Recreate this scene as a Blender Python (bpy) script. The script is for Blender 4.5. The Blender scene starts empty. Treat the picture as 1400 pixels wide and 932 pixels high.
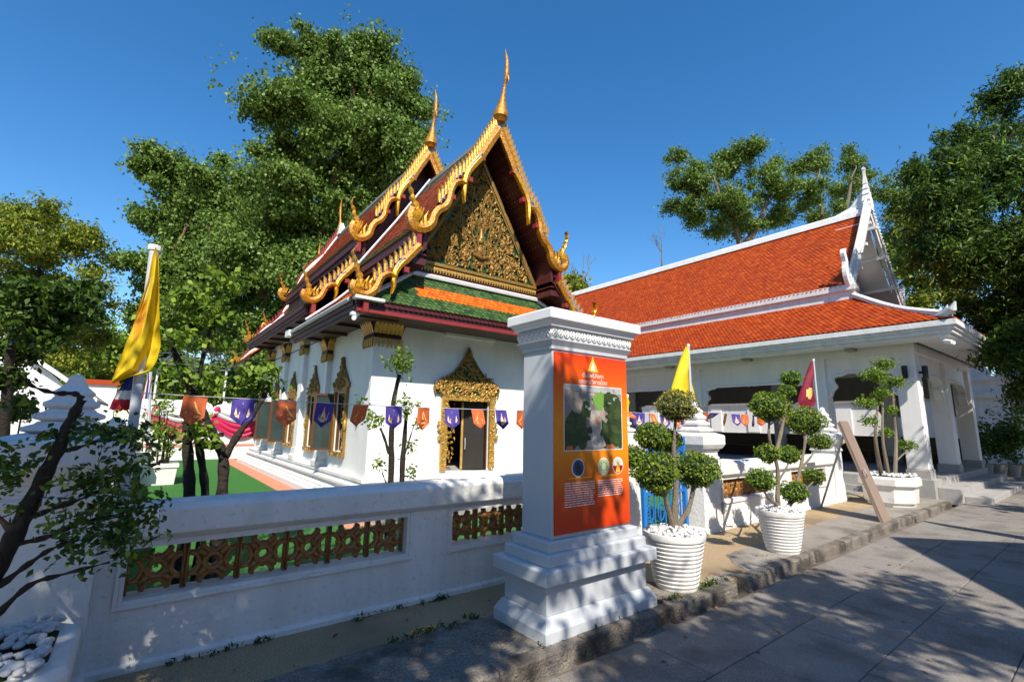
import bpy, math, random
import numpy as np
from mathutils import Vector, Matrix
random.seed(7)
scn = bpy.context.scene
COL = scn.collection
R_ = math.radians

# ---------------------------------------------------------------- camera
F_, CX, CY, H_ = 645.0, 700.0, 466.0, 1.6
def cdir(px, py):
    return Vector(((px - CX) / F_, -(py - CY) / F_, -1.0)).normalized()
AX = cdir(1550, 590)
AY = cdir(195, 570); AY = (AY - AX * AX.dot(AY)).normalized()
AZ = AX.cross(AY)
ROT = Matrix((AX, AY, AZ))
cam = bpy.data.objects.new('camera', bpy.data.cameras.new('camera'))
COL.objects.link(cam)
cam.matrix_world = Matrix.Translation((0, 0, H_)) @ ROT.to_4x4()
cam.data.sensor_width = 36.0
cam.data.lens = F_ / 1400.0 * 36.0
cam.data.clip_start = 0.05
cam.data.clip_end = 2000
scn.camera = cam
def pt(px, py, D):
    """world point seen at a photo pixel, D metres deep"""
    c = Vector(((px - CX) / F_ * D, -(py - CY) / F_ * D, -D))
    return Vector((0, 0, H_)) + ROT @ c

# ---------------------------------------------------------------- sky, sun, exposure
SUN = Vector((0.42, 0.90, -1.0)).normalized()      # travel direction of the light
elev = math.asin(-SUN.z)
w = bpy.data.worlds.new('World'); scn.world = w; w.use_nodes = True
nt = w.node_tree; nt.nodes.clear()
sky = nt.nodes.new('ShaderNodeTexSky'); sky.sky_type = 'NISHITA'; sky.sun_disc = False
sky.sun_elevation = elev
sky.sun_rotation = math.atan2(-SUN.x, -SUN.y) % (2 * math.pi)
sky.air_density = 1.0; sky.dust_density = 0.2; sky.ozone_density = 2.2; sky.altitude = 0
bg = nt.nodes.new('ShaderNodeBackground'); bg.inputs['Strength'].default_value = 0.122
out = nt.nodes.new('ShaderNodeOutputWorld')
hs = nt.nodes.new('ShaderNodeHueSaturation'); hs.inputs['Saturation'].default_value = 1.33; hs.inputs['Value'].default_value = 1.0
nt.links.new(sky.outputs[0], hs.inputs['Color']); nt.links.new(hs.outputs[0], bg.inputs['Color']); nt.links.new(bg.outputs[0], out.inputs['Surface'])
sl = bpy.data.lights.new('sun', 'SUN'); sl.energy = 4.6; sl.angle = R_(0.5); sl.color = (1.0, 0.93, 0.82)
so = bpy.data.objects.new('sun', sl); COL.objects.link(so)
so.rotation_euler = SUN.to_track_quat('-Z', 'Y').to_euler(); so.location = (-8, -16, 25)
scn.view_settings.view_transform = 'Standard'; scn.view_settings.look = 'None'
scn.view_settings.exposure = 0.70; scn.view_settings.gamma = 1.0
scn.view_settings.use_curve_mapping = False

# ---------------------------------------------------------------- materials
M = {}
def mat(name, col, rough=0.6, col2=None, scale=6.0, amount=0.5, bump=0.0, bscale=30.0, metal=0.0,
        spec=0.4, tint=None, kind='noise', streak=False, detail=6.0, trans=0.0, speck=None, stain=None):
    m = bpy.data.materials.new(name); m.use_nodes = True
    n = m.node_tree.nodes; l = m.node_tree.links
    p = n['Principled BSDF']
    p.inputs['Roughness'].default_value = rough; p.inputs['Metallic'].default_value = metal
    p.inputs['Specular IOR Level'].default_value = spec
    tc = n.new('ShaderNodeTexCoord'); src = tc.outputs['Object']
    c2 = col2 if col2 else tuple(c * 0.8 for c in col)
    if kind == 'voronoi':
        t = n.new('ShaderNodeTexVoronoi'); t.inputs['Scale'].default_value = scale
        fac = t.outputs['Color']
        sep = n.new('ShaderNodeSeparateColor'); l.new(fac, sep.inputs[0]); fac = sep.outputs[0]
        l.new(src, t.inputs['Vector'])
    else:
        t = n.new('ShaderNodeTexNoise'); t.inputs['Scale'].default_value = scale
        t.inputs['Detail'].default_value = detail; t.inputs['Roughness'].default_value = 0.62
        if streak:
            mp = n.new('ShaderNodeMapping'); mp.inputs['Scale'].default_value = (1, 1, 0.12)
            l.new(src, mp.inputs[0]); l.new(mp.outputs[0], t.inputs['Vector'])
        else:
            l.new(src, t.inputs['Vector'])
        fac = t.outputs['Fac']
    rp = n.new('ShaderNodeMapRange')
    rp.inputs['From Min'].default_value = 0.5 - amount / 2 if kind != 'voronoi' else 0.0
    rp.inputs['From Max'].default_value = 0.5 + amount / 2 if kind != 'voronoi' else 1.0
    l.new(fac, rp.inputs['Value'])
    mx = n.new('ShaderNodeMix'); mx.data_type = 'RGBA'
    mx.inputs[6].default_value = (*col, 1); mx.inputs[7].default_value = (*c2, 1)
    l.new(rp.outputs[0], mx.inputs['Factor'])
    cout = mx.outputs[2]
    if tint:
        at_ = n.new('ShaderNodeAttribute'); at_.attribute_name = 'tint'
        mt = n.new('ShaderNodeMix'); mt.data_type = 'RGBA'
        mt.inputs[7].default_value = (*tint, 1)
        l.new(at_.outputs['Fac'], mt.inputs['Factor']); l.new(cout, mt.inputs[6]); cout = mt.outputs[2]
    for q in (speck, stain):            # grain, then broad dirt: (scale, low, high, colour, strength)
        if not q: continue
        s2 = n.new('ShaderNodeTexNoise'); s2.inputs['Scale'].default_value = q[0]; s2.inputs['Detail'].default_value = 4 if q is stain else 1.5
        gp = n.new('ShaderNodeNewGeometry'); l.new(gp.outputs['Position'], s2.inputs['Vector'])
        r2 = n.new('ShaderNodeMapRange'); r2.inputs['From Min'].default_value = q[1]; r2.inputs['From Max'].default_value = q[2]; r2.inputs['To Max'].default_value = q[4]
        l.new(s2.outputs['Fac'], r2.inputs['Value'])
        m2 = n.new('ShaderNodeMix'); m2.data_type = 'RGBA'; m2.inputs[7].default_value = (*q[3], 1)
        l.new(r2.outputs[0], m2.inputs['Factor']); l.new(cout, m2.inputs[6]); cout = m2.outputs[2]
    l.new(cout, p.inputs['Base Color'])
    if bump:
        bn = n.new('ShaderNodeTexNoise'); bn.inputs['Scale'].default_value = bscale; bn.inputs['Detail'].default_value = 5
        l.new(src, bn.inputs['Vector'])
        b = n.new('ShaderNodeBump'); b.inputs['Strength'].default_value = bump; b.inputs['Distance'].default_value = 0.02
        l.new(bn.outputs['Fac'], b.inputs['Height']); l.new(b.outputs[0], p.inputs['Normal'])
    if trans:
        tr = n.new('ShaderNodeBsdfTranslucent'); l.new(cout, tr.inputs['Color'])
        ms = n.new('ShaderNodeMixShader'); ms.inputs[0].default_value = trans
        l.new(p.outputs[0], ms.inputs[1]); l.new(tr.outputs[0], ms.inputs[2])
        l.new(ms.outputs[0], n['Material Output'].inputs['Surface'])
    M[name] = m
    return m

mat('white', (0.81, 0.80, 0.78), 0.55, (0.69, 0.68, 0.65), 3.5, 0.5, 0.15, 40, streak=True, stain=(1.3, .62, .78, (.58, .56, .51), .45))
mat('white_old', (0.80, 0.79, 0.77), 0.65, (0.60, 0.595, 0.565), 5.0, 0.55, 0.35, 22, streak=True, speck=(26, .62, .70, (.50, .48, .44), .5), stain=(1.7, .60, .74, (.52, .50, .45), .55))
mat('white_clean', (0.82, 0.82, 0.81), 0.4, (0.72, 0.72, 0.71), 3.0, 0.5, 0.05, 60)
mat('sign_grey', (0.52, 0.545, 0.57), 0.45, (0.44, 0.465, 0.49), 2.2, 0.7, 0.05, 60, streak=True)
mat('ceramic', (0.78, 0.77, 0.74), 0.3, (0.66, 0.64, 0.59), 5, 0.6, 0.05, 40, spec=0.45, streak=True, stain=(4, .58, .72, (.45, .41, .34), .5))
mat('shaded_inside', (0.09, 0.08, 0.07), 0.5)  # pavilion ceiling and floor: interior shade put into the colour
mat('shade_plaster', (0.24, 0.22, 0.20), 0.7, (0.16, 0.145, 0.13), 3, .6)  # white plaster of the back arches, darkened to paint in their shade
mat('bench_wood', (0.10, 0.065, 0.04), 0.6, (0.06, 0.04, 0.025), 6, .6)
mat('pebble', (0.74, 0.73, 0.71), 0.6, (0.52, 0.52, 0.52), 9, 0.6, 0.1, 60, tint=(0.45, 0.45, 0.46))
mat('stone_grey', (0.40, 0.385, 0.36), 0.75, (0.27, 0.26, 0.25), 5, 0.6, 0.3, 45)
mat('red_tile', (0.40, 0.050, 0.007), 0.6, (0.28, 0.034, 0.007), 3, 0.8, 0.15, 50, tint=(0.50, 0.090, 0.011), spec=0.25, stain=(1.1, .52, .8, (.20, .035, .012), .35))
mat('dull_red_tile', (0.30, 0.055, 0.018), 0.55, (0.20, 0.035, 0.014), 3, 0.8, 0.15, 50, tint=(0.40, 0.10, 0.03))
mat('green_tile', (0.035, 0.105, 0.028), 0.28, (0.10, 0.15, 0.045), 4, 0.7, 0.1, 50, tint=(0.02, 0.055, 0.02), spec=0.6)
mat('orange_tile', (0.62, 0.13, 0.012), 0.3, (0.70, 0.20, 0.02), 4, 0.7, 0.1, 50, tint=(0.50, 0.085, 0.01), spec=0.6)
mat('grey_green_tile', (0.085, 0.105, 0.075), 0.5, (0.17, 0.17, 0.14), 4, 0.7, 0.2, 50, tint=(0.05, 0.06, 0.04))
mat('maroon', (0.085, 0.018, 0.018), 0.45, (0.055, 0.012, 0.012), 5, 0.6, 0.1, 40)
mat('red_paint', (0.27, 0.030, 0.028), 0.45, (0.20, 0.022, 0.02), 5, 0.6, 0.05, 40)
mat('gold', (0.58, 0.255, 0.006), 0.36, (0.22, 0.07, 0.004), 45, 1.0, 0.5, 70, metal=0.30, kind='voronoi', spec=0.6)
mat('gold_bright', (0.72, 0.37, 0.010), 0.30, (0.44, 0.175, 0.006), 34, 1.0, 0.4, 80, metal=0.38, kind='voronoi', spec=0.6)
mat('gold_old', (0.42, 0.25, 0.06), 0.40, (0.15, 0.08, 0.02), 14, 0.7, 0.5, 60, metal=0.45)
mat('gilt', (0.72, 0.46, 0.11), 0.34, (0.32, 0.17, 0.035), 16, 0.7, 0.5, 60, metal=0.5)
mat('glass_green', (0.006, 0.10, 0.030), 0.35, (0.004, 0.03, 0.012), 40, 1.0, 0.2, 60, kind='voronoi', spec=0.3)
mat('mirror_blue', (0.10, 0.14, 0.42), 0.2, (0.35, 0.38, 0.55), 40, 1.0, 0.1, 60, kind='voronoi', spec=0.7)
mat('dark_wood', (0.060, 0.030, 0.016), 0.45, (0.035, 0.018, 0.010), 6, 0.6, 0.15, 40)
mat('brown_wood', (0.11, 0.052, 0.02), 0.45, (0.07, 0.03, 0.012), 6, 0.6, 0.15, 40)
mat('grey_wood', (0.30, 0.22, 0.17), 0.7, (0.20, 0.14, 0.11), 7, 0.6, 0.3, 40, streak=True)
mat('dark_inside', (0.02, 0.018, 0.016), 0.8)
mat('terracotta_block', (0.40, 0.19, 0.045), 0.4, (0.15, 0.06, 0.016), 10, 0.7, 0.4, 50, spec=0.5)
mat('pink_tile', (0.60, 0.26, 0.15), 0.7, (0.48, 0.20, 0.12), 5, 0.6, 0.2, 30)
mat('turf', (0.032, 0.17, 0.020), 0.9, (0.055, 0.225, 0.032), 3, 0.6, 0.8, 220, speck=(180, .42, .62, (.015, .09, .012), .7))
mat('gravel', (0.50, 0.35, 0.18), 0.85, (0.27, 0.18, 0.10), 95, 1.0, 0.9, 150, detail=2, speck=(120, .50, .62, (.70, .56, .36), .8), stain=(.9, .5, .72, (.16, .115, .07), .65))
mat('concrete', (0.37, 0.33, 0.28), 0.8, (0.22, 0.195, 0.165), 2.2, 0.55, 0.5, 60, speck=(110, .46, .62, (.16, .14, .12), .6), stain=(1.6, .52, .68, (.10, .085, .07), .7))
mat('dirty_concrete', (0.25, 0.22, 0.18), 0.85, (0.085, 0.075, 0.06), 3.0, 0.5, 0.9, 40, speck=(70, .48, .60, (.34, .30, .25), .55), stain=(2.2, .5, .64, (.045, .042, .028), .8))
mat('kerb_stone', (0.29, 0.255, 0.215), 0.85, (0.14, 0.12, 0.10), 4.0, 0.55, 1.0, 45, speck=(80, .48, .62, (.10, .085, .07), .6), stain=(2.5, .48, .62, (.055, .048, .038), .85))
mat('slab', (0.232, 0.206, 0.176), 0.75, (0.142, 0.124, 0.106), 2.0, 0.7, 0.4, 120, tint=(0.245, 0.222, 0.195), speck=(75, .50, .66, (.33, .31, .285), .7), stain=(2.6, .50, .70, (.095, .080, .066), .65))
mat('joint', (0.13, 0.105, 0.08), 0.9, (0.19, 0.14, 0.095), 5, 0.6)
mat('ground', (0.20, 0.18, 0.15), 0.9, (0.14, 0.12, 0.10), 1.0, 0.6, 0.4, 20)
mat('ridge_grey', (0.20, 0.20, 0.18), 0.7, (0.11, 0.11, 0.10), 6, 0.6, 0.3, 40)
mat('bark', (0.034, 0.025, 0.018), 0.9, (0.014, 0.011, 0.009), 9, 0.6, 1.0, 30, streak=True)  # darkened to stand in for canopy shade on the courtyard trunks
mat('pale_bark', (0.22, 0.18, 0.13), 0.85, (0.11, 0.09, 0.065), 9, 0.6, 0.8, 40, streak=True)
mat('red_bark', (0.16, 0.085, 0.055), 0.85, (0.08, 0.045, 0.03), 6, 0.6, 0.6, 30)
mat('steel', (0.55, 0.56, 0.57), 0.35, (0.42, 0.43, 0.44), 5, 0.6, metal=0.5)
mat('pvc', (0.50, 0.54, 0.58), 0.4, (0.40, 0.44, 0.48), 5, 0.6)
mat('black', (0.015, 0.015, 0.016), 0.4)
mat('blue_paint', (0.02, 0.19, 0.55), 0.35, (0.015, 0.14, 0.43), 6, 0.6)
mat('flag_purple', (0.085, 0.055, 0.34), 0.7, (0.06, 0.04, 0.26), 8, 0.5, trans=0.25)
mat('flag_orange', (0.72, 0.17, 0.05), 0.7, (0.62, 0.13, 0.04), 8, 0.5, trans=0.25)
mat('flag_yellow', (0.85, 0.62, 0.015), 0.65, (0.76, 0.53, 0.01), 5, 0.5, trans=0.3)
mat('flag_print', (0.62, 0.17, 0.01), 0.7, (0.70, 0.36, 0.01), 60, 0.7)
mat('flag_maroon', (0.22, 0.008, 0.03), 0.65, (0.15, 0.006, 0.02), 5, 0.5, trans=0.2)
mat('flag_red', (0.55, 0.02, 0.03), 0.7, trans=0.25)
mat('flag_white', (0.78, 0.78, 0.78), 0.7, trans=0.25)
mat('flag_blue', (0.03, 0.035, 0.22), 0.7, trans=0.25)
mat('print_pale', (0.80, 0.62, 0.38), 0.7, (0.70, 0.45, 0.2), 60, 0.7)
mat('print_gold', (0.75, 0.36, 0.05), 0.7, (0.80, 0.52, 0.2), 60, 0.7)
mat('pink_cloth', (0.75, 0.03, 0.14), 0.6, (0.62, 0.02, 0.10), 6, 0.5, trans=0.2)
mat('print_white', (0.80, 0.78, 0.75), 0.5)
mat('print_black', (0.03, 0.035, 0.03), 0.5)
mat('window_glass', (0.020, 0.034, 0.034), 0.12, (0.045, 0.07, 0.068), 2.5, 0.6, spec=0.35)
def leafmat(name, a, b, c, trans=0.3, rough=0.42):
    k = 1.55; q = lambda v: tuple(min(x * k, .6) for x in v)
    return mat(name, q(a), 0.5, q(b), 0.6, 0.7, tint=q(c), trans=trans, spec=0.25, detail=3)
leafmat('leaf_bodhi', (0.070, 0.122, 0.018), (0.042, 0.082, 0.013), (0.150, 0.215, 0.045))
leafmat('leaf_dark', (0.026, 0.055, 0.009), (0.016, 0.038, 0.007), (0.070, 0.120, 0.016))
leafmat('leaf_yellow', (0.085, 0.125, 0.014), (0.060, 0.105, 0.012), (0.22, 0.22, 0.025))
leafmat('leaf_fresh', (0.068, 0.125, 0.013), (0.045, 0.092, 0.011), (0.170, 0.235, 0.026))
leafmat('leaf_topiary', (0.070, 0.130, 0.012), (0.045, 0.095, 0.010), (0.190, 0.235, 0.025))
leafmat('leaf_topiary_dry', (0.105, 0.115, 0.022), (0.065, 0.085, 0.016), (0.25, 0.22, 0.06))
leafmat('leaf_red', (0.11, 0.05, 0.018), (0.07, 0.04, 0.016), (0.26, 0.10, 0.05))
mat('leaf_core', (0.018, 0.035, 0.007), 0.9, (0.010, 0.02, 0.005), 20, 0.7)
mat('grass_tuft', (0.06, 0.12, 0.015), 0.7, (0.03, 0.07, 0.01), 20, 0.7, trans=0.2)

# ---------------------------------------------------------------- mesh helpers
def wloc(o):
    v = Vector((0, 0, 0))
    while o is not None:
        v += o.location; o = o.parent
    return v
def tag(o, label=None, cat=None, group=None, kind=None):
    if label: o['label'] = label
    if cat: o['category'] = cat
    if group: o['group'] = group
    if kind: o['kind'] = kind
    return o
def root(name, label, cat, loc=(0, 0, 0), group=None):
    o = bpy.data.objects.new(name, None); COL.objects.link(o)
    o.location = loc; o.empty_display_size = 0.2
    return tag(o, label, cat, group)
class MB:
    def __init__(s):
        s.v = []; s.f = []; s.m = []; s.t = []
    def add(s, vs, fs, mi=0, tint=None):
        o = len(s.v); s.v += [tuple(p) for p in vs]
        for f in fs:
            s.f.append([i + o for i in f]); s.m.append(mi); s.t.append(random.random() if tint is None else tint)
        return s
    def box(s, x0, x1, y0, y1, z0, z1, mi=0, tint=None):
        vs = [(x, y, z) for z in (z0, z1) for (x, y) in ((x0, y0), (x1, y0), (x1, y1), (x0, y1))]
        return s.add(vs, [(3, 2, 1, 0), (4, 5, 6, 7), (0, 1, 5, 4), (1, 2, 6, 5), (2, 3, 7, 6), (3, 0, 4, 7)], mi, tint)
    def prism(s, poly, axis, a0, a1, mi=0, tint=None):
        n = len(poly)
        def P(p, a):
            if axis == 'x': return (a, p[0], p[1])
            if axis == 'y': return (p[0], a, p[1])
            return (p[0], p[1], a)
        vs = [P(p, a0) for p in poly] + [P(p, a1) for p in poly]
        fs = [list(range(n))[::-1], list(range(n, 2 * n))] + [(i, (i + 1) % n, (i + 1) % n + n, i + n) for i in range(n)]
        return s.add(vs, fs, mi, tint)
    def loft(s, rings, cap=True, mi=0, closed=True, tint=None):
        n = len(rings[0]); vs = [p for r in rings for p in r]; fs = []
        for k in range(len(rings) - 1):
            for i in range(n if closed else n - 1):
                j = (i + 1) % n
                fs.append((k * n + i, k * n + j, (k + 1) * n + j, (k + 1) * n + i))
        if cap:
            fs.append(list(range(n))[::-1]); fs.append([(len(rings) - 1) * n + i for i in range(n)])
        return s.add(vs, fs, mi, tint)
    def stack(s, cx, cy, levels, mi=0, ch=0.0):
        """square moulded stack: levels of (z, half x, half y)"""
        rings = []
        for z, hx, hy in levels:
            if ch:
                c = ch
                rings.append([(cx - hx + c, cy - hy, z), (cx + hx - c, cy - hy, z), (cx + hx, cy - hy + c, z), (cx + hx, cy + hy - c, z),
                              (cx + hx - c, cy + hy, z), (cx - hx + c, cy + hy, z), (cx - hx, cy + hy - c, z), (cx - hx, cy - hy + c, z)])
            else:
                rings.append([(cx - hx, cy - hy, z), (cx + hx, cy - hy, z), (cx + hx, cy + hy, z), (cx - hx, cy + hy, z)])
        return s.loft(rings, mi=mi)
    def lathe(s, prof, c=(0, 0, 0), n=20, mi=0, cap=True):
        rings = [[(c[0] + r * math.cos(2 * math.pi * i / n), c[1] + r * math.sin(2 * math.pi * i / n), c[2] + z) for i in range(n)] for r, z in prof]
        return s.loft(rings, cap=cap, mi=mi)
    def tube(s, pts, rad, n=6, mi=0, cap=True, flat=1.0):
        pts = [Vector(p) for p in pts]
        if not isinstance(rad, (list, tuple)): rad = [rad] * len(pts)
        rings = []; up = None
        for i, p in enumerate(pts):
            t = (pts[min(i + 1, len(pts) - 1)] - pts[max(i - 1, 0)]).normalized()
            if up is None:
                up = Vector((0, 1, 0)) if abs(t.y) < 0.8 else Vector((0, 0, 1))
            a = (up - t * up.dot(t)).normalized(); b = t.cross(a); up = a
            rings.append([p + a * (math.cos(2 * math.pi * k / n) * rad[i] * flat) + b * (math.sin(2 * math.pi * k / n) * rad[i]) for k in range(n)])
        return s.loft(rings, cap=cap, mi=mi)
    def ribbon(s, pts, ws, y0, y1, mi=0):
        """flat band in the xz plane between y0 and y1, half widths ws"""
        L = []; Rr = []
        for i, (x, z) in enumerate(pts):
            a = pts[max(i - 1, 0)]; b = pts[min(i + 1, len(pts) - 1)]
            dx, dz = b[0] - a[0], b[1] - a[1]; d = math.hypot(dx, dz) or 1
            nx, nz = -dz / d, dx / d
            L.append((x + nx * ws[i], z + nz * ws[i])); Rr.append((x - nx * ws[i], z - nz * ws[i]))
        ym = (y0 + y1) / 2; rings = []
        for (a, b), (c, d) in zip(L, Rr):
            mx, mz = (a + c) / 2, (b + d) / 2
            rings.append([(a, y0 + (y1 - y0) * .25, b), (mx, y0, mz), (c, y0 + (y1 - y0) * .25, d), (c, y1, d), (a, y1, b)])
        return s.loft(rings, mi=mi)
    def sphere(s, c, r, n=10, m=6, mi=0, sq=(1, 1, 1)):
        rings = []
        for k in range(m + 1):
            ph = -math.pi / 2 + math.pi * k / m; rr = max(math.cos(ph), 0.02)
            rings.append([(c[0] + r * sq[0] * rr * math.cos(2 * math.pi * i / n), c[1] + r * sq[1] * rr * math.sin(2 * math.pi * i / n), c[2] + r * sq[2] * math.sin(ph)) for i in range(n)])
        return s.loft(rings, mi=mi)
    def mesh(s, name, mats, off=(0, 0, 0), smooth=False):
        me = bpy.data.meshes.new(name)
        me.from_pydata([(a - off[0], b - off[1], c - off[2]) for a, b, c in s.v], [], s.f)
        for mm in (mats if isinstance(mats, (list, tuple)) else [mats]):
            me.materials.append(M[mm])
        me.polygons.foreach_set('material_index', s.m)
        me.attributes.new('tint', 'FLOAT', 'FACE').data.foreach_set('value', [float(x) for x in s.t])
        if smooth: me.polygons.foreach_set('use_smooth', [True] * len(me.polygons))
        me.update(); 
        return me
    def build(s, name, mats, parent=None, smooth=False, bevel=0.0, kind=None, label=None, cat=None, group=None, local=False):
        off = Vector((0, 0, 0)) if (local or parent is None) else wloc(parent)
        o = bpy.data.objects.new(name, s.mesh(name, mats, off, smooth)); COL.objects.link(o)
        if parent is not None: o.parent = parent
        if bevel:
            b = o.modifiers.new('bevel', 'BEVEL'); b.width = bevel; b.segments = 2; b.limit_method = 'ANGLE'; b.angle_limit = R_(35)
        if smooth and not bevel:
            try: o.data.set_sharp_from_angle(angle=R_(40))
            except Exception: pass
        return tag(o, label, cat, group, kind)
def inst(name, me, loc, parent=None, rot=(0, 0, 0), sc=(1, 1, 1), world=True):
    o = bpy.data.objects.new(name, me); COL.objects.link(o)
    if parent is not None:
        o.parent = parent
        if world: loc = Vector(loc) - wloc(parent)
    o.location = loc; o.rotation_euler = rot; o.scale = sc
    return o
def struct(o):
    o['kind'] = 'structure'; return o
def bez(pts, n=6):
    """Catmull-Rom through points"""
    P = [Vector(p) for p in pts]; P = [P[0] * 2 - P[1]] + P + [P[-1] * 2 - P[-2]]; o = []
    for i in range(1, len(P) - 2):
        for k in range(n):
            t = k / n; a, b, c, d = P[i - 1:i + 3]
            o.append(0.5 * ((2 * b) + (c - a) * t + (2 * a - 5 * b + 4 * c - d) * t * t + (3 * b - a - 3 * c + d) * t ** 3))
    o.append(P[-2]); return o
def inpoly(x, y, poly):
    c = False; n = len(poly)
    for i in range(n):
        x1, y1 = poly[i]; x2, y2 = poly[i - 1]
        if (y1 > y) != (y2 > y) and x < (x2 - x1) * (y - y1) / (y2 - y1) + x1: c = not c
    return c

def tiles(name, e0, e1, t1, t0, wd, ex, mats, colf, parent, th=0.014, deck='maroon', conc=0.0):
    """overlapping pointed roof tiles on the quad eave-left, eave-right, top-right, top-left"""
    e0, e1, t1, t0 = map(Vector, (e0, e1, t1, t0)); mb = MB()
    a = (e1 - e0).normalized()
    upv = (t0 - e0) - a * (t0 - e0).dot(a); Ht = upv.length; up = upv.normalized(); nn = a.cross(up).normalized()
    l0, l1 = 0.0, (e1 - e0).length; u0, u1 = (t0 - e0).dot(a), (t1 - e0).dot(a)
    rows = int(Ht / ex)
    ex = Ht / rows; h = wd / 2
    def S(u, v): 
        k = v / Ht
        return e0 + a * u + up * v - nn * (conc * 4 * k * (1 - k))
    for r in range(rows):
        v = r * ex; k = (v + ex * .5) / Ht
        lo, hi = l0 + (u0 - l0) * k, l1 + (u1 - l1) * k
        j0 = int(math.floor(lo / wd)) - 1; j1 = int(math.ceil(hi / wd)) + 1
        for j in range(j0, j1 + 1):
            u = (j + (0.5 if r % 2 else 0.0)) * wd
            if u < lo - h * .3 or u > hi + h * .3: continue
            ul, ur = max(u - h * .96, lo), min(u + h * .96, hi)
            lift = th * random.uniform(0.8, 1.35)
            p = [S(ul, v + ex * 1.25), S(ur, v + ex * 1.25), S(ur, v + ex * .32) + nn * lift, S(min(max(u, ul), ur), v - ex * .1) + nn * lift, S(ul, v + ex * .32) + nn * lift]
            p += [p[2] - nn * lift * 1.2, p[3] - nn * lift * 1.2, p[4] - nn * lift * 1.2]
            mb.add(p, [(0, 4, 3, 2, 1), (2, 3, 6, 5), (3, 4, 7, 6)], colf((u - l0) / (l1 - l0), k, u, v), random.random() ** 1.5)
    o = mb.build(name, mats, parent, kind='stuff')
    d = MB(); q = []
    for k in range(7):
        t = k / 6; L = S(l0 + (u0 - l0) * t, Ht * t); Rr = S(l1 + (u1 - l1) * t, Ht * t)
        q.append([L - nn * .012, Rr - nn * .012, Rr - nn * .07, L - nn * .07])
    d.loft(q); d.build('roof_deck', deck, parent)
    return o

RNG = np.random.default_rng(5)
def leaves(name, centers, outs, per, spread, size, mats, parent, droop=0.3, aspect=0.55, seed=0, label=None, up=0.6, curl=0.12):
    """leaf faces gathered in twig clumps round the given centers"""
    g = np.random.default_rng(seed + 11)
    C = np.repeat(np.asarray(centers, float), per, axis=0); O = np.repeat(np.asarray(outs, float), per, axis=0)
    N = len(C)
    sp = np.asarray(spread, float)
    P = C + g.normal(0, 1, (N, 3)) * sp * g.choice([.6, 1.0, 1.3], (N, 1))
    nrm = O * 0.6 + np.array([0, 0, up]) + g.normal(0, 0.85, (N, 3)); nrm /= np.linalg.norm(nrm, axis=1)[:, None]
    d = g.normal(0, 1, (N, 3)) + O * 0.5 - np.array([0, 0, droop * 2]); d -= nrm * np.sum(d * nrm, axis=1)[:, None]
    d /= np.linalg.norm(d, axis=1)[:, None]; b = np.cross(nrm, d)
    L = size * g.uniform(0.65, 1.25, (N, 1)); W = L * aspect
    base = P - d * L * .5; tip = P + d * L * .5 - nrm * L * curl
    mid = P - d * L * .06 + nrm * L * .06
    V = np.stack([base, mid + b * W * .5, tip, mid - b * W * .5], axis=1).reshape(-1, 3)
    off = np.array(wloc(parent)) if parent is not None else np.zeros(3)
    V = V - off
    me = bpy.data.meshes.new(name)
    me.vertices.add(N * 4); me.vertices.foreach_set('co', V.astype(np.float32).ravel())
    me.loops.add(N * 4); me.loops.foreach_set('vertex_index', np.arange(N * 4, dtype=np.int32))
    me.polygons.add(N); me.polygons.foreach_set('loop_start', np.arange(0, N * 4, 4, dtype=np.int32))
    for mm in (mats if isinstance(mats, (list, tuple)) else [mats]): me.materials.append(M[mm])
    if isinstance(mats, (list, tuple)) and len(mats) > 1:
        me.polygons.foreach_set('material_index', (g.random(N) < 0.12).astype(np.int32))
    me.attributes.new('tint', 'FLOAT', 'FACE').data.foreach_set('value', (g.random(N) ** 1.6).astype(np.float32))
    me.update(calc_edges=True); me.validate()
    o = bpy.data.objects.new(name, me); COL.objects.link(o)
    if parent is not None: o.parent = parent
    return tag(o, label)
def lobe_clusters(lobes, density, seed, shell=0.45, sub=0, fill=0.0):
    """clump centres spread through ellipsoid lobes (center, (rx,ry,rz)); more near the surface"""
    g = np.random.default_rng(seed); cs = []; os = []
    if fill:                                    # loose filling between the boughs
        for c, r in lobes:
            r = np.asarray(r, float) * .9; n = int(fill * density * (r[0] * r[1] * r[2]) ** (2 / 3)); d = g.normal(0, 1, (n, 3)); d /= np.linalg.norm(d, axis=1)[:, None]
            cs.append(np.asarray(c, float) + d * r * g.random((n, 1)) ** .5); os.append(d)
    if sub:                                     # break each lobe into boughs that stand apart
        new = []
        for c, r in lobes:
            c = np.asarray(c, float); r = np.asarray(r, float); m = max(5, int(sub * g.uniform(.8, 1.2)))
            for k in range(m):
                d = g.normal(0, 1, 3); d /= np.linalg.norm(d); d[2] = d[2] * .9 + .08
                f = g.uniform(.25, 1.0) if g.random() < .8 else g.uniform(.95, 1.2); s = g.uniform(.10, .34)
                new.append((c + d * r * f, r * s * np.array([g.uniform(.8, 1.5), g.uniform(.8, 1.5), g.uniform(.5, 1.0)])))
        lobes = new
    for c, r in lobes:
        r = np.asarray(r, float); n = max(6, int(density * (r[0] * r[1] * r[2]) ** (2 / 3)))
        d = g.normal(0, 1, (n, 3)); d /= np.linalg.norm(d, axis=1)[:, None]
        wob = 1 + 0.16 * np.sin(d[:, :1] * 7 + seed) + 0.12 * np.sin(d[:, 1:2] * 9 + c[0]) + 0.12 * np.sin(d[:, 2:] * 8 + c[2])
        rr = g.random((n, 1)) ** shell if not sub else np.clip(np.abs(g.normal(0, .62, (n, 1))) + .08, 0, 1.9)
        cs.append(np.asarray(c, float) + d * r * rr * wob); os.append(d)
    return np.concatenate(cs), np.concatenate(os)
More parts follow.
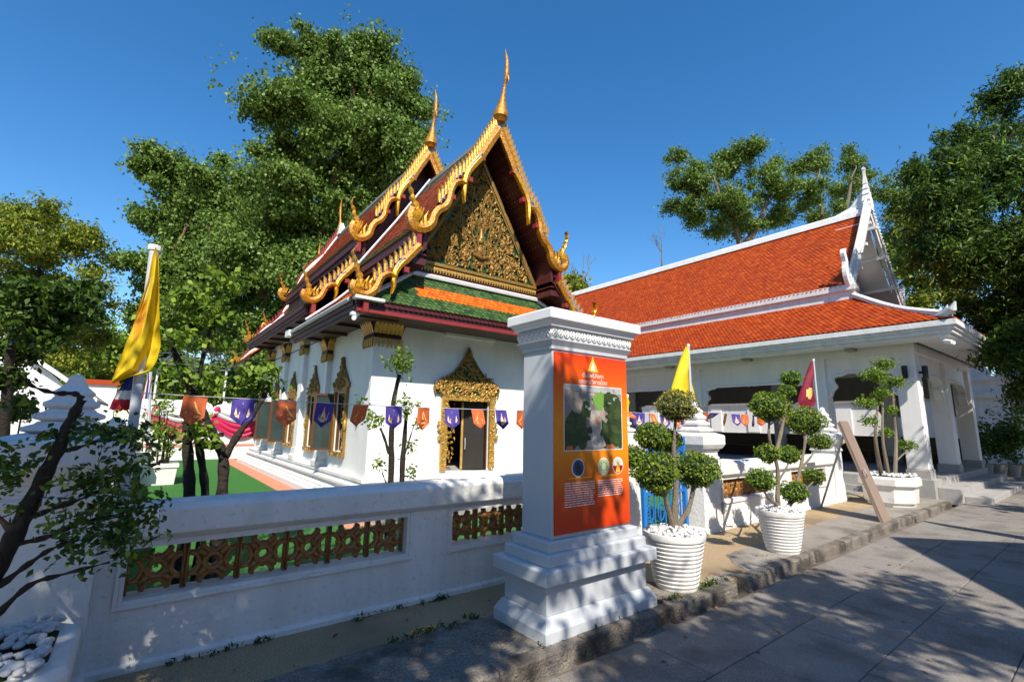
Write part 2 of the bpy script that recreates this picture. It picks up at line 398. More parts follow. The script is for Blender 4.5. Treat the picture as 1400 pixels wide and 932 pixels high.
def branches(mb, start, targets, r0, g, n=5, sag=0.0):
    for t in targets:
        t = Vector(t); s = Vector(start); mid = s.lerp(t, 0.5) + Vector((g.normal(0, .08), g.normal(0, .08), g.normal(0, .06) - sag)) * (t - s).length
        mb.tube([Vector(p) for p in bez([s, mid, t], 4)], [r0 * (1 - .85 * i / 8) for i in range(9)], n=n)
# ================================================================ ground, road, pavement
g0 = MB().add([(-300, -300, -.2), (300, -300, -.2), (300, 300, -.2), (-300, 300, -.2)], [(0, 1, 2, 3)])
struct(g0.build('ground', 'ground'))
road = struct(MB().add([(-60, -40, -.093), (60, -40, -.093), (60, 2.62, -.093), (-60, 2.62, -.093)], [(0, 1, 2, 3)]).build('road', 'joint'))
def slab_mesh(wx, wy):
    b = MB(); h = .006
    b.loft([[(0, 0, 0), (wx, 0, 0), (wx, wy, 0), (0, wy, 0)], [(0, 0, .012), (wx, 0, .012), (wx, wy, .012), (0, wy, .012)],
            [(h, h, .016), (wx - h, h, .016), (wx - h, wy - h, .016), (h, wy - h, .016)]], tint=random.random())
    return b.mesh('paving_slab', 'slab')
sm = [slab_mesh(.894, .614) for _ in range(6)]
for r in range(7):
    for c in range(-4, 22):
        x = 0.6 + c * .9 + (.45 if r % 2 else 0); y = 2.585 - (r + 1) * .62
        o = inst('paving_slab', random.choice(sm), (x, y, -.093 + random.uniform(-.001, .0025)), road)
        o.rotation_euler = (random.uniform(-.0015, .0015), random.uniform(-.0015, .0015), 0)
# slabs beyond the ones set singly
fs = MB(); 
for r in range(7):
    for c in range(22, 60):
        x = 0.6 + c * .9 + (.45 if r % 2 else 0); y = 2.585 - (r + 1) * .62
        fs.box(x, x + .894, y, y + .614, -.092, -.078)
for r in range(7, 40):
    for c in range(-24, 60):
        x = 0.6 + c * .9 + (.45 if r % 2 else 0); y = 2.585 - (r + 1) * .62
        fs.box(x, x + .894, y, y + .614, -.092, -.078)
fs.build('far_paving_slabs', 'slab', road, kind='stuff')
pave = struct(MB().box(-12, 14.7, 2.8, 4.3, -.19, 0).build('pavement', 'gravel'))
def patch(name, poly, m, z):
    b = MB(); n = len(poly); vs = []
    for i in range(n):
        a = Vector(poly[i]); c = Vector(poly[(i + 1) % n]); k = max(1, int((c - a).length / .12))
        for j in range(k):
            p = a.lerp(c, j / k); vs.append((p.x + random.uniform(-.018, .018), p.y + random.uniform(-.018, .018)))
    b.prism(vs, 'z', z - .003, z)
    return b.build(name, m, pave)
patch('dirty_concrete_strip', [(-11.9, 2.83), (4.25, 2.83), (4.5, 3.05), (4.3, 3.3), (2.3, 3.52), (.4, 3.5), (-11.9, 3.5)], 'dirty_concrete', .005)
patch('concrete_strip', [(5.55, 2.83), (14.6, 2.83), (14.6, 3.55), (10.9, 3.5), (8.1, 3.42), (6.0, 3.33), (5.75, 3.1)], 'concrete', .005)
patch('concrete_strip', [(4.85, 2.83), (5.4, 2.83), (5.3, 2.93), (4.9, 2.97)], 'concrete', .006)
# kerb: one stone after another, a drain gap near the first pot
kerb = struct(MB().box(-12, 14.6, 2.60, 2.72, -.19, -.120).build('kerb', 'kerb_stone'))
x = -11.0
while x < 14.5:
    L = random.uniform(.75, 1.15); x1 = min(x + L, 14.55)
    if 4.6 < x1 < 5.2: x1 = 5.02
    b = MB(); y0 = 2.70 + random.uniform(-.012, .012); t = .008 + random.uniform(-.006, .008); c = random.uniform(.006, .016)
    n = 7; rings = []
    for k in range(n):
        xx = x + .006 + (x1 - x - .012) * k / (n - 1); j = random.uniform(-.006, .006)
        rings.append([(xx, y0 + j, -.185), (xx, y0 + j * 2.2, t - c * 1.3 - random.uniform(0, .012)), (xx, y0 + c * random.uniform(.6, 1.3) + j, t + random.uniform(-.003, .003)), (xx, 2.815, t), (xx, 2.815, -.185)])
    b.loft(rings); b.build('kerb_block', 'kerb_stone', kerb)
    x = x1 if abs(x1 - 5.02) > 1e-6 else 5.24
yard = struct(MB().box(-14, 40, 4.3, 60, -.19, -.01).build('courtyard', 'concrete'))
struct(MB().box(-.1, 2.58, 4.45, 22.4, -.009, .004).build('artificial_turf', 'turf'))
struct(MB().box(2.59, 14.0, 4.45, 7.35, -.009, .004).build('artificial_turf', 'turf'))
strip = struct(MB().box(2.585, 3.04, 7.36, 22.4, -.009, .002).build('tile_path', 'joint'))
tmesh = MB().box(.004, .446, .004, .296, .0, .012).mesh('paving_tile', 'pink_tile')
for k in range(50): inst('paving_tile', tmesh, (2.587, 7.37 + k * .3, .002), strip)
# weeds along wall foot and kerb
def tufts(name, spots, label):
    cs = np.array(spots); 
    return leaves(name, cs, np.tile([0, 0, 1.0], (len(cs), 1)), 14, (.03, .02, .012), .045, 'grass_tuft', None, droop=-.6, aspect=.3, seed=3, up=.1)
g = np.random.default_rng(2)
sp = [(x_, 4.07 + g.normal(0, .012), .012) for x_ in np.concatenate([g.uniform(.2, 2.6, 12), g.normal(2.35, .05, 5)])]
sp += [(x_, 3.52 + g.normal(0, .03), .012) for x_ in g.uniform(1.4, 2.5, 14)]
sp += [(x_, 2.83 + g.normal(0, .02), .014) for x_ in np.concatenate([g.uniform(2.5, 4.2, 30), g.normal(4.75, .12, 16)])]
sp += [(6.75 + g.normal(0, .05), 4.05, .01) for _ in range(5)]
tf = tufts('weeds', sp, ''); tf['kind'] = 'stuff'; tf['label'] = 'small green weeds along kerb and foot of the white wall'; tf['category'] = 'weeds'

# ================================================================ white boundary wall with pierced blocks
def block_mesh(w_, h_):
    b = MB(); cx, cz = w_ / 2, h_ / 2; r = .024; d = .030
    def stroke(p, rr=r, closed=False):
        q = [(x, 0, z) for x, z in p]
        b.tube(q, rr, n=6, flat=2.4)
    def arc(x, z, R, a0, a1, n=10): return [(x + R * math.cos(R_(a0 + (a1 - a0) * i / n)), z + R * math.sin(R_(a0 + (a1 - a0) * i / n))) for i in range(n + 1)]
    stroke(arc(cx, cz, .052, 0, 360, 14))
    for a in (45, 135, 225, 315):
        ca, sa = math.cos(R_(a)), math.sin(R_(a))
        stroke([(cx + .055 * ca, cz + .055 * sa), (cx + .13 * ca, cz + .12 * sa)])
        ex, ez = cx + .125 * ca, cz + .115 * sa
        stroke(arc(cx + .155 * ca, cz + .145 * sa, .038, a + 100, a + 260, 7), .017)
    for a in (0, 90, 180, 270):
        stroke([(cx + .055 * math.cos(R_(a)), cz + .055 * math.sin(R_(a))), (cx + .10 * math.cos(R_(a)), cz + .088 * math.sin(R_(a)))], .018)
        ca, sa = math.cos(R_(a)), math.sin(R_(a))
        ox, oz = cx + (w_ / 2 - .012) * ca, cz + (h_ / 2 - .012) * sa
        stroke(arc(ox, oz, .072, a + 95, a + 265, 9), .018)
    b.ribbon([(.008, .006), (.008, h_ - .006)], [.009, .009], -.03, .03); b.ribbon([(w_ - .008, .006), (w_ - .008, h_ - .006)], [.009, .009], -.03, .03)
    return b.mesh('pierced_block', 'terracotta_block', smooth=True)
BL = block_mesh(.33, .30)
def wall_segment(label, x0, x1, openings, yf=4.12, group='boundary wall runs'):
    r = root('boundary_wall', label, 'wall', ((x0 + x1) / 2, yf + .1, 0), group)
    yb = yf + .20; z0, z1, zt = .43, .745, .80
    b = MB(); xs = [x0] + [v for o in openings for v in (o[0], o[1])] + [x1]
    for i in range(0, len(xs), 2): b.box(xs[i], xs[i + 1], yf, yb, 0, zt)
    for o in openings:
        b.box(o[0], o[1], yf, yb, 0, z0); b.box(o[0], o[1], yf, yb, z1, zt)
    b.build('wall_body', 'white_old', r)
    c = MB().prism([(yf - .012, .785), (yf - .045, .815), (yf - .06, .83), (yf - .06, .985), (yf - .035, 1.005), (yf - .02, 1.02), (yf + .02, 1.03), (yb - .02, 1.03), (yb + .06, .985), (yb + .06, .83), (yb + .012, .785)], 'x', x0, x1)
    c.build('coping', 'white_old', r, bevel=.006)
    MB().prism([(yf - .03, .0), (yf - .03, .035), (yf - .012, .055), (yf - .001, .055), (yf - .001, 0)], 'x', x0, x1).build('skirting', 'white_old', r)
    for o in openings:
        f = MB()
        for k, (pr, wd) in enumerate(((.022, .05), (.012, .025))):
            a0, a1, c0, c1 = o[0] - wd, o[1] + wd, z0 - wd, min(z1 + wd, .782)
            i0, i1, j0, j1 = (o[0] - (.025 if k == 0 else 0), o[1] + (.025 if k == 0 else 0), z0 - (.025 if k == 0 else 0), z1 + (.02 if k == 0 else 0))
            f.box(a0, a1, yf - pr, yf - .0005, c0, j0 if k else z0 - .025)
            f.box(a0, i0, yf - pr, yf - .0005, (j0 if k else z0 - .025), c1); f.box(i1, a1, yf - pr, yf - .0005, (j0 if k else z0 - .025), c1)
        f.build('panel_frame', 'white_old', r, bevel=.003)
        n = max(1, round((o[1] - o[0]) / .335)); wd = (o[1] - o[0]) / n
        for k in range(n): inst('pierced_block', BL, (o[0] + k * wd, yf + .09, z0 + .005), r, sc=(wd / .335, 1, (z1 - z0 - .008) / .30))
    return r
wall_segment('long shaded white wall with pierced brown blocks left of the sign pillar', -.13, 4.86, [(.03, 2.0), (2.47, 4.45)])
wall_segment('sunlit white wall with pierced blocks behind the second potted topiary', 7.28, 12.08, [(7.45, 9.1), (9.95, 11.62)])

def post(label, x0, y0, wd=.47, tip=1.95, fin=True):
    r = root('gate_post', label, 'post', (x0 + wd / 2, y0 + wd / 2, 0), 'white wall posts')
    cx, cy = x0 + wd / 2, y0 + wd / 2; h = wd / 2
    b = MB().stack(cx, cy, [(0, h + .02, h + .02), (.06, h + .02, h + .02), (.09, h, h), (1.07, h - .012, h - .012), (1.08, h + .012, h + .012), (1.11, h + .015, h + .015), (1.125, h - .005, h - .005), (1.20, h - .005, h - .005)])
    b.build('shaft', 'white_old', r, bevel=.004)
    c = MB().stack(cx, cy, [(1.20, h + .012, h + .012), (1.235, h + .02, h + .02), (1.245, h + .05, h + .05), (1.29, h + .075, h + .075), (1.31, h + .085, h + .085), (1.44, h + .085, h + .085), (1.455, h + .07, h + .07), (1.49, h - .03, h - .03)])
    c.build('cap', 'white_old', r, bevel=.004)
    t = tip - 1.49; z = 1.49; lv = []
    for k, (a, bb) in enumerate(((.20, .15), (.165, .12), (.13, .10))):
        hh = t * .2
        lv += [(z, bb, bb), (z + hh * .25, a, a), (z + hh * .55, a, a), (z + hh * .8, bb, bb), (z + hh, bb * .92, bb * .92)]; z += hh
    lv += [(z + .005, .085, .085), (z + t * .06, .10, .10), (z + t * .10, .095, .095), (z + t * .2, .055, .055), (z + t * .33, .038, .038), (tip - .012, .032, .032), (tip, .010, .010)]
    MB().stack(cx, cy, lv).build('stepped_finial', 'white_old', r, bevel=.004)
    return r
post('shaded white post with stepped finial behind the gnarled dark tree', -.62, 3.97, wd=.50, tip=1.87)
post('white gate post half hidden behind the orange sign pillar', 4.86, 4.08, tip=1.92)
post('sunlit white post with stepped finial beside the blue gate', 6.83, 4.08, tip=1.98)
post('white post with stepped finial behind the leaning board', 12.1, 4.08, tip=2.05)
# outlet box on the wall
ob = root('outlet_box', 'small weathered outlet box with cable on the sunlit wall foot', 'outlet box', (7.42, 4.1, .32))
MB().box(7.37, 7.46, 4.075, 4.119, .27, .40).build('box', 'stone_grey', ob, bevel=.006)
MB().box(7.39, 7.44, 4.066, 4.0745, .30, .37).build('socket', 'white_clean', ob)
MB().tube([(7.41, 4.1, .27), (7.41, 4.105, .12), (7.43, 4.08, .06), (7.62, 4.07, .045)], .008).build('cable', 'stone_grey', ob)

# blue gate leaf
gt = root('metal_gate', 'blue painted metal gate leaf behind the first potted topiary', 'gate', (6.1, 4.25, 0))
gx0, gx1, gy = 5.62, 6.62, 4.27
for xx in (gx0, gx1): MB().box(xx - .03, xx + .03, gy - .03, gy + .03, .06, 1.42).build('stile', 'blue_paint', gt)
for zz in (.1, .62, 1.0): MB().box(gx0 + .031, gx1 - .031, gy - .02, gy + .02, zz, zz + .04).build('rail', 'blue_paint', gt)
for k in range(1, 8):
    xx = gx0 + (gx1 - gx0) * k / 8
    MB().box(xx - .009, xx + .009, gy - .009, gy + .009, .141, 1.18 + .2 * math.sin(math.pi * k / 8)).build('bar', 'blue_paint', gt)
arch = [(gx0 + (gx1 - gx0) * k / 16, gy, 1.17 + .23 * math.sin(math.pi * k / 16)) for k in range(17)]
MB().tube(arch, .018).build('arched_rail', 'blue_paint', gt)
for (za, zb) in ((.141, .62), (.66, 1.0)):
    for k in range(4):
        cx = gx0 + .125 + k * .25; cz = (za + zb) / 2
        ring = [(cx + .075 * math.cos(t * math.pi / 6), gy - .012, cz + .12 * math.sin(t * math.pi / 6)) for t in range(13)]
        MB().tube(ring, .008, n=5).build('scroll', 'blue_paint', gt)
for k in range(9):
    MB().tube([(gx0 + .04, gy - .008, .16 + k * .05), (gx0 + .15, gy - .008, .20 + k * .05), (gx0 + .04, gy - .008, .24 + k * .05)], .006, n=5).build('filigree', 'blue_paint', gt)
# ================================================================ information pillar with orange poster
sg = root('sign_pillar', 'tall white information pillar with orange poster on the pavement edge', 'sign pillar', (3.15, 3.12, 0))
cx, cy = 3.16, 3.12
def lv(rows): return [(z, a, b) for z, a, b in rows]
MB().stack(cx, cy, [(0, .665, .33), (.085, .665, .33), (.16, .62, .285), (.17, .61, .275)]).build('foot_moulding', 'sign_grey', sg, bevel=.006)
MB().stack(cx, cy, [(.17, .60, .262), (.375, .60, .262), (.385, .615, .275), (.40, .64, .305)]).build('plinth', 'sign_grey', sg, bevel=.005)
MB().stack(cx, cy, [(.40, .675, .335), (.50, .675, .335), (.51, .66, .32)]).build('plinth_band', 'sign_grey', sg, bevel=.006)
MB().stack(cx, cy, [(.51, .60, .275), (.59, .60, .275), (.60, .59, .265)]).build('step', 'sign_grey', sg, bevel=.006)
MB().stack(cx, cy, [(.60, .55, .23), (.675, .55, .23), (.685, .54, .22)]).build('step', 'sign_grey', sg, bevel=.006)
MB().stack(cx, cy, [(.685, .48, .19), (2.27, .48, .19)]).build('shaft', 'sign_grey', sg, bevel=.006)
MB().stack(cx, cy, [(2.22, .495, .205), (2.25, .495, .205), (2.265, .505, .215), (2.30, .53, .24)]).build('neck_moulding', 'sign_grey', sg, bevel=.004)
MB().stack(cx, cy, [(2.30, .515, .225), (2.41, .515, .225)]).build('frieze', 'sign_grey', sg, bevel=.003)
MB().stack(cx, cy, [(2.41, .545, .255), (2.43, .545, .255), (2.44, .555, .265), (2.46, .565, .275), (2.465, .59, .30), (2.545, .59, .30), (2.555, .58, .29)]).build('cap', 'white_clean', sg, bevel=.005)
pet = MB()
pet.tube([(0, 0, 0), (-.022, -.004, .02), (-.026, -.005, .05), (-.008, -.004, .062)], .008, n=5)
pet.tube([(0, 0, 0), (.022, -.004, .02), (.026, -.005, .05), (.008, -.004, .062)], .008, n=5)
pet.tube([(0, 0, .012), (-.012, -.008, .03), (0, -.010, .048), (.012, -.008, .03), (0, 0, .012)], .006, n=5)
pm = pet.mesh('petal', 'white_clean', smooth=True)
npet = 15
for k in range(npet): inst('petal', pm, (cx - .485 + .97 * k / (npet - 1), cy - .227, 2.322), sg)
for k in range(7): inst('petal', pm, (cx - .517, cy - .2 + .4 * k / 6, 2.322), sg, rot=(0, 0, -math.pi / 2))
# poster (flat print)
y = cy - .19
def poster_mat():
    m = bpy.data.materials.new('poster_orange'); m.use_nodes = True; n = m.node_tree.nodes; l = m.node_tree.links; p = n['Principled BSDF']
    p.inputs['Roughness'].default_value = .32; tc = n.new('ShaderNodeTexCoord'); sx = n.new('ShaderNodeSeparateXYZ'); l.new(tc.outputs['Generated'], sx.inputs[0])
    cr = n.new('ShaderNodeValToRGB'); e = cr.color_ramp.elements
    e[0].position = 0; e[0].color = (.58, .040, .006, 1); e[1].position = 1; e[1].color = (.66, .045, .006, 1)
    for q, c in ((.18, (.62, .07, .006, 1)), (.42, (.78, .24, .008, 1)), (.62, (.80, .26, .008, 1)), (.85, (.74, .10, .006, 1))):
        k = e.new(q); k.color = c
    l.new(sx.outputs['Z'], cr.inputs[0]); l.new(cr.outputs[0], p.inputs['Base Color']); M['poster_orange'] = m
poster_mat()
px0, px1, pz0, pz1 = cx - .462, cx + .468, .72, 2.20
po = MB().box(px0, px1, y - .018, y, pz0, pz1).build('poster', 'poster_orange', sg, label='orange printed information panel')
yp = y - .0185
def flat(name, poly, m, dz, parent=po):
    q = [(px0 + a * (px1 - px0), pz0 + b * (pz1 - pz0)) for a, b in poly]
    return MB().prism(q, 'y', yp - dz, yp + .0002).build(name, m, parent)
def ell(x, z, rx, rz, n=22): return [(x + rx * math.cos(2 * math.pi * i / n), z + rz * math.sin(2 * math.pi * i / n)) for i in range(n)]
mat('photo_sky', (.50, .50, .50), .4, (.28, .29, .28), 40, .8)
mat('photo_tree', (.018, .04, .012), .4, (.045, .075, .02), 50, .8)
mat('photo_canopy', (.03, .055, .018), .4, (.07, .10, .03), 90, .8)
mat('photo_tree_light', (.10, .24, .03), .4, (.20, .36, .07), 60, .8)
mat('photo_roof', (.40, .32, .25), .4, (.28, .22, .18), 25, .8)
mat('photo_path', (.48, .45, .40), .4, (.24, .22, .20), 60, .9)
mat('photo_town', (.13, .12, .10), .4, (.34, .31, .28), 70, .8)
mat('photo_red', (.45, .08, .02), .4, (.62, .20, .05), 60, .8)
mat('disc_blue', (.02, .10, .26), .4, (.01, .04, .10), 40, .8)
mat('disc_cream', (.62, .56, .38), .4, (.25, .35, .18), 60, .9)
mat('disc_red', (.50, .015, .01), .4)
mat('disc_yellow', (.85, .55, .06), .4)
fx0, fx1, fz0, fz1 = .115, .905, .445, .815
def fl2(name, poly, m, dz): return flat(name, [(fx0 + a * (fx1 - fx0), fz0 + b * (fz1 - fz0)) for a, b in poly], m, dz)
flat('photo_border', [(fx0 - .008, fz0 - .005), (fx1 + .008, fz0 - .005), (fx1 + .008, fz1 + .005), (fx0 - .008, fz1 + .005)], 'print_white', .001)
fl2('photo_print', [(0, 0), (1, 0), (1, 1), (0, 1)], 'photo_town', .0016)
fl2('photo_print', [(0, .93), (1, .90), (1, 1), (0, 1)], 'photo_sky', .0021)
g = np.random.default_rng(8)
def blobs(lst, m, dz):
    for (a, b, ra, rb) in lst:
        n = 18; ph = g.uniform(0, 6, 3)
        poly = []
        for i in range(n):
            t = 2 * math.pi * i / n; q = 1 + .14 * math.sin(3 * t + ph[0]) + .09 * math.sin(7 * t + ph[1])
            poly.append((min(max(a + ra * q * math.cos(t), .002), .998), min(max(b + rb * q * math.sin(t), .002), .998)))
        fl2('photo_print', poly, m, dz); dz += .00012
blobs([(.88, .7, .15, .2), (.72, .78, .1, .14), (.86, .45, .17, .25), (.36, .62, .09, .14), (.78, .25, .22, .25), (.17, .28, .22, .27), (.93, .2, .1, .2), (.08, .12, .15, .14)], 'photo_tree', .0022)
fl2('photo_print', [(.03, .78), (.10, .98), (.30, .78), (.27, .62), (.15, .58)], 'photo_roof', .0034)
fl2('photo_print', [(.60, .60), (.66, .68), (.78, .52), (.70, .42), (.62, .5)], 'photo_roof', .0034)
fl2('photo_print', [(.36, .05), (.40, .30), (.44, .62), (.60, .62), (.62, .42), (.64, .22), (.70, .05), (.52, .01)], 'photo_path', .0037)
rnd = np.random.default_rng(12)
for k in range(46):
    a, b = rnd.uniform(.03, .97), rnd.uniform(.55, .97); s1, s2 = rnd.uniform(.012, .035), rnd.uniform(.01, .028); sk = rnd.uniform(-.02, .02)
    fl2('photo_print', [(max(a - s1, .004), b - s2), (min(a + s1, .996), b - s2 + sk * .4), (min(a + s1 * .8, .996), min(b + s2, .995)), (max(a - s1 * .9, .004), min(b + s2, .995))], ['photo_roof', 'photo_path', 'photo_tree', 'photo_town', 'photo_sky'][int(rnd.integers(0, 5))], .0027 + k * .00001)
blobs([(rnd.uniform(.05, .34), rnd.uniform(.04, .5), rnd.uniform(.03, .07), rnd.uniform(.03, .06)) for _ in range(12)] + [(rnd.uniform(.68, .95), rnd.uniform(.05, .7), rnd.uniform(.03, .07), rnd.uniform(.03, .06)) for _ in range(16)], 'photo_canopy', .0030)
blobs([(rnd.uniform(.40, .64), rnd.uniform(.08, .55), rnd.uniform(.008, .02), rnd.uniform(.008, .018)) for _ in range(22)], 'photo_roof', .0040)
blobs([(.58, .76, .10, .13), (.60, .84, .07, .09)], 'photo_tree_light', .0039)
blobs([(.42, .30, .035, .06), (.64, .26, .05, .06), (.40, .18, .03, .04)], 'photo_tree', .0043)
fl2('photo_print', [(.50, .40), (.53, .57), (.57, .40)], 'photo_red', .0047)
fl2('photo_print', ell(.52, .12, .10, .09), 'photo_sky', .0047); fl2('photo_print', ell(.52, .12, .06, .055), 'photo_town', .0051)
fl2('photo_print', [(.02, 0.005), (.14, .005), (.12, .07), (.03, .06)], 'photo_red', .0047); fl2('photo_print', [(.70, .005), (.86, .005), (.82, .08), (.72, .07)], 'photo_red', .0047)
# emblem, medallions, rules of text
def em(poly, m, dz): return flat('emblem', [(.42 + a * .16, .905 + b * .075) for a, b in poly], m, dz)
em([(0, .05), (.14, .22), (.2, .5), (.36, .8), (.5, 1.25), (.64, .8), (.8, .5), (.86, .22), (1, .05), (.5, -.02)], 'disc_yellow', .001)
em([(.32, .12), (.40, .5), (.5, .85), (.6, .5), (.68, .12)], 'print_white', .0015)
em([(.2, .0), (.8, .0), (.74, -.12), (.26, -.12)], 'photo_red', .0013)
for a, m1, m2 in ((.285, 'disc_blue', 'print_black'), (.63, 'disc_cream', 'photo_tree_light'), (.835, 'print_white', 'disc_red')):
    rx, rz = .072, .046
    flat('medallion', ell(a, .345, rx + .008, rz + .005), 'print_white', .001); flat('medallion', ell(a, .345, rx, rz), m1, .0015)
    if m2 == 'disc_red':
        flat('medallion', [p for p in ell(a, .345, rx, rz, 40) if p[1] <= .352], 'disc_red', .002)
        flat('medallion', [(a - .035, .305), (a - .02, .335), (a - .018, .36), (a, .375), (a + .018, .36), (a + .02, .335), (a + .035, .305)], 'disc_yellow', .0025)
    elif m2 == 'print_black':
        flat('medallion', [(a - .03, .31), (a - .035, .35), (a, .38), (a + .035, .35), (a + .03, .31)], m2, .002)
    else:
        for q in range(8): flat('medallion', ell(a + .04 * math.cos(q * .785), .345 + .025 * math.sin(q * .785), .011, .007, 8), m2, .002)
tx = MB()
def rule(a0, a1, z, h=.0045, dz=.001):
    tx.prism([(px0 + a * (px1 - px0), pz0 + b * (pz1 - pz0)) for a, b in ((a0, z), (a1, z), (a1, z + h), (a0, z + h))], 'y', yp - dz, yp + .0002)
for (A0, A1) in ((.115, .50), (.545, .90)):
    for ln in range(11 if A0 < .3 else 8):
        a = A0
        while a < A1 - .02:
            wd = min(random.uniform(.03, .10), A1 - a); rule(a, a + wd, .262 - ln * .0125); a += wd + .008
tx.build('text_lines', 'print_white', po, kind='stuff')
for (A0, A1) in ((.16, .46), (.58, .82)): flat('caption', [(A0, .288), (A1, .288), (A1, .293), (A0, .293)], 'disc_yellow', .001)
def text_mesh(body, size, m, loc, rot, parent, name='lettering', extrude=.0008):
    cu = bpy.data.curves.new('t', 'FONT'); cu.body = body; cu.size = size; cu.align_x = 'CENTER'; cu.extrude = extrude
    to = bpy.data.objects.new('t', cu); COL.objects.link(to)
    dg = bpy.context.evaluated_depsgraph_get(); me = bpy.data.meshes.new_from_object(to.evaluated_get(dg))
    bpy.data.objects.remove(to); me.materials.clear(); me.materials.append(M[m])
    o = bpy.data.objects.new(name, me); COL.objects.link(o); o.parent = parent
    o.location = Vector(loc) - wloc(parent); o.rotation_euler = rot
    return o
zt = pz0 + .868 * (pz1 - pz0)
text_mesh('ต้นโพธิ์ลังกา', .056, 'print_white', (cx + .003, yp - .001, zt), (math.pi / 2, 0, 0), po)
text_mesh('และพระวิหารน้อย', .056, 'print_white', (cx + .003, yp - .001, zt - .056), (math.pi / 2, 0, 0), po)
# ================================================================ temple hall
XC = 5.6
tp = root('temple_hall', 'white Thai temple hall with tiered roof and gilded naga gables', 'temple', (XC, 14.6, 0))
def relief(mb, poly, n, size, mapf, seed, rise=.02, mi=0):
    g = np.random.default_rng(seed); xs = [p[0] for p in poly]; ys = [p[1] for p in poly]; k = 0; tries = 0
    while k < n and tries < n * 30:
        tries += 1
        a, b = g.uniform(min(xs), max(xs)), g.uniform(min(ys), max(ys))
        if not inpoly(a, b, poly): continue
        k += 1; s = size * g.uniform(.6, 1.3); an = g.uniform(0, 6.28); fl = 1 if g.random() < .5 else -1
        pts = []; rd = []
        for i in range(8):
            t = i / 7; r = s * (1 - .8 * t); th = an + fl * t * 4.4
            pts.append(mapf(a + r * math.cos(th), b + r * math.sin(th), rise * (1 - .3 * t))); rd.append(s * (.10 + .17 * math.sin(math.pi * min(t * .9 + .12, 1))))
        mb.tube(pts, rd, n=4, mi=mi)
    return mb
front = lambda y: (lambda a, b, r: (a, y - r, b))
side = lambda x: (lambda a, b, r: (x - r, a, b))

# plinth
hy0 = 5.85; hx0 = 2.25
lev = [(0, .36), (.13, .36), (.14, .27), (.19, .27), (.20, .20), (.25, .20), (.27, .13), (.30, .10), (.355, .10), (.36, .16), (.41, .16), (.43, .06), (.465, .04), (.475, .08), (.535, .08), (.545, .06)]
MB().stack(XC, 14.6, [(z, hx0 + e, hy0 + e) for z, e in lev]).build('plinth', 'white_old', tp, bevel=.004)
# walls with openings
WX = 3.45; WT = .22; win_y = [10.64, 12.84, 15.05, 17.25, 19.45]
def side_wall(x0, x1):
    b = MB(); ys = [8.9]
    for c in win_y: ys += [c - .33, c + .33]
    ys.append(20.35)
    for i in range(0, len(ys), 2): b.box(x0, x1, ys[i], ys[i + 1], .545, 3.62)
    for c in win_y:
        b.box(x0, x1, c - .33, c + .33, .545, .93); b.box(x0, x1, c - .33, c + .33, 2.2, 3.62)
    return b
side_wall(WX, WX + WT).build('side_wall', 'white', tp); side_wall(2 * XC - WX - WT, 2 * XC - WX).build('side_wall', 'white', tp)
MB().box(WX, 2 * XC - WX, 11.6, 18.8, 3.625, 4.3).build('upper_wall', 'white', tp)
fw = MB(); xa, xb = WX + WT, 2 * XC - WX - WT
fw.box(xa, 5.11, 8.9, 9.12, .545, 3.62).box(6.19, xb, 8.9, 9.12, .545, 3.62).box(5.11, 6.19, 8.9, 9.12, 2.08, 3.62)
fw.build('front_wall', 'white', tp)
MB().box(xa, xb, 20.13, 20.35, .545, 3.62).build('rear_wall', 'white', tp)
MB().box(WX - .003, 2 * XC - WX + .003, 8.897, 20.353, 3.63, 3.66).build('ceiling', 'dark_wood', tp)
for sx in (0, 1):
    x0 = 3.39 if sx == 0 else 2 * XC - 3.39 - .56
    MB().box(x0, x0 + .56, 8.83, 9.36, .545, 3.61).build('corner_pilaster', 'white', tp, bevel=.01)
pil_y = [11.75, 13.95, 16.15, 18.35]
for i, yy in enumerate(pil_y):
    top = 3.6 if i == 0 else 3.98
    MB().box(3.33, 3.455, yy - .2, yy + .2, .85, top).build('pilaster', 'white', tp, bevel=.006)
    MB().stack(3.42, yy, [(.545, .16, .27), (.66, .16, .27), (.70, .12, .23), (.86, .11, .22)]).build('pilaster_base', 'white_old', tp)
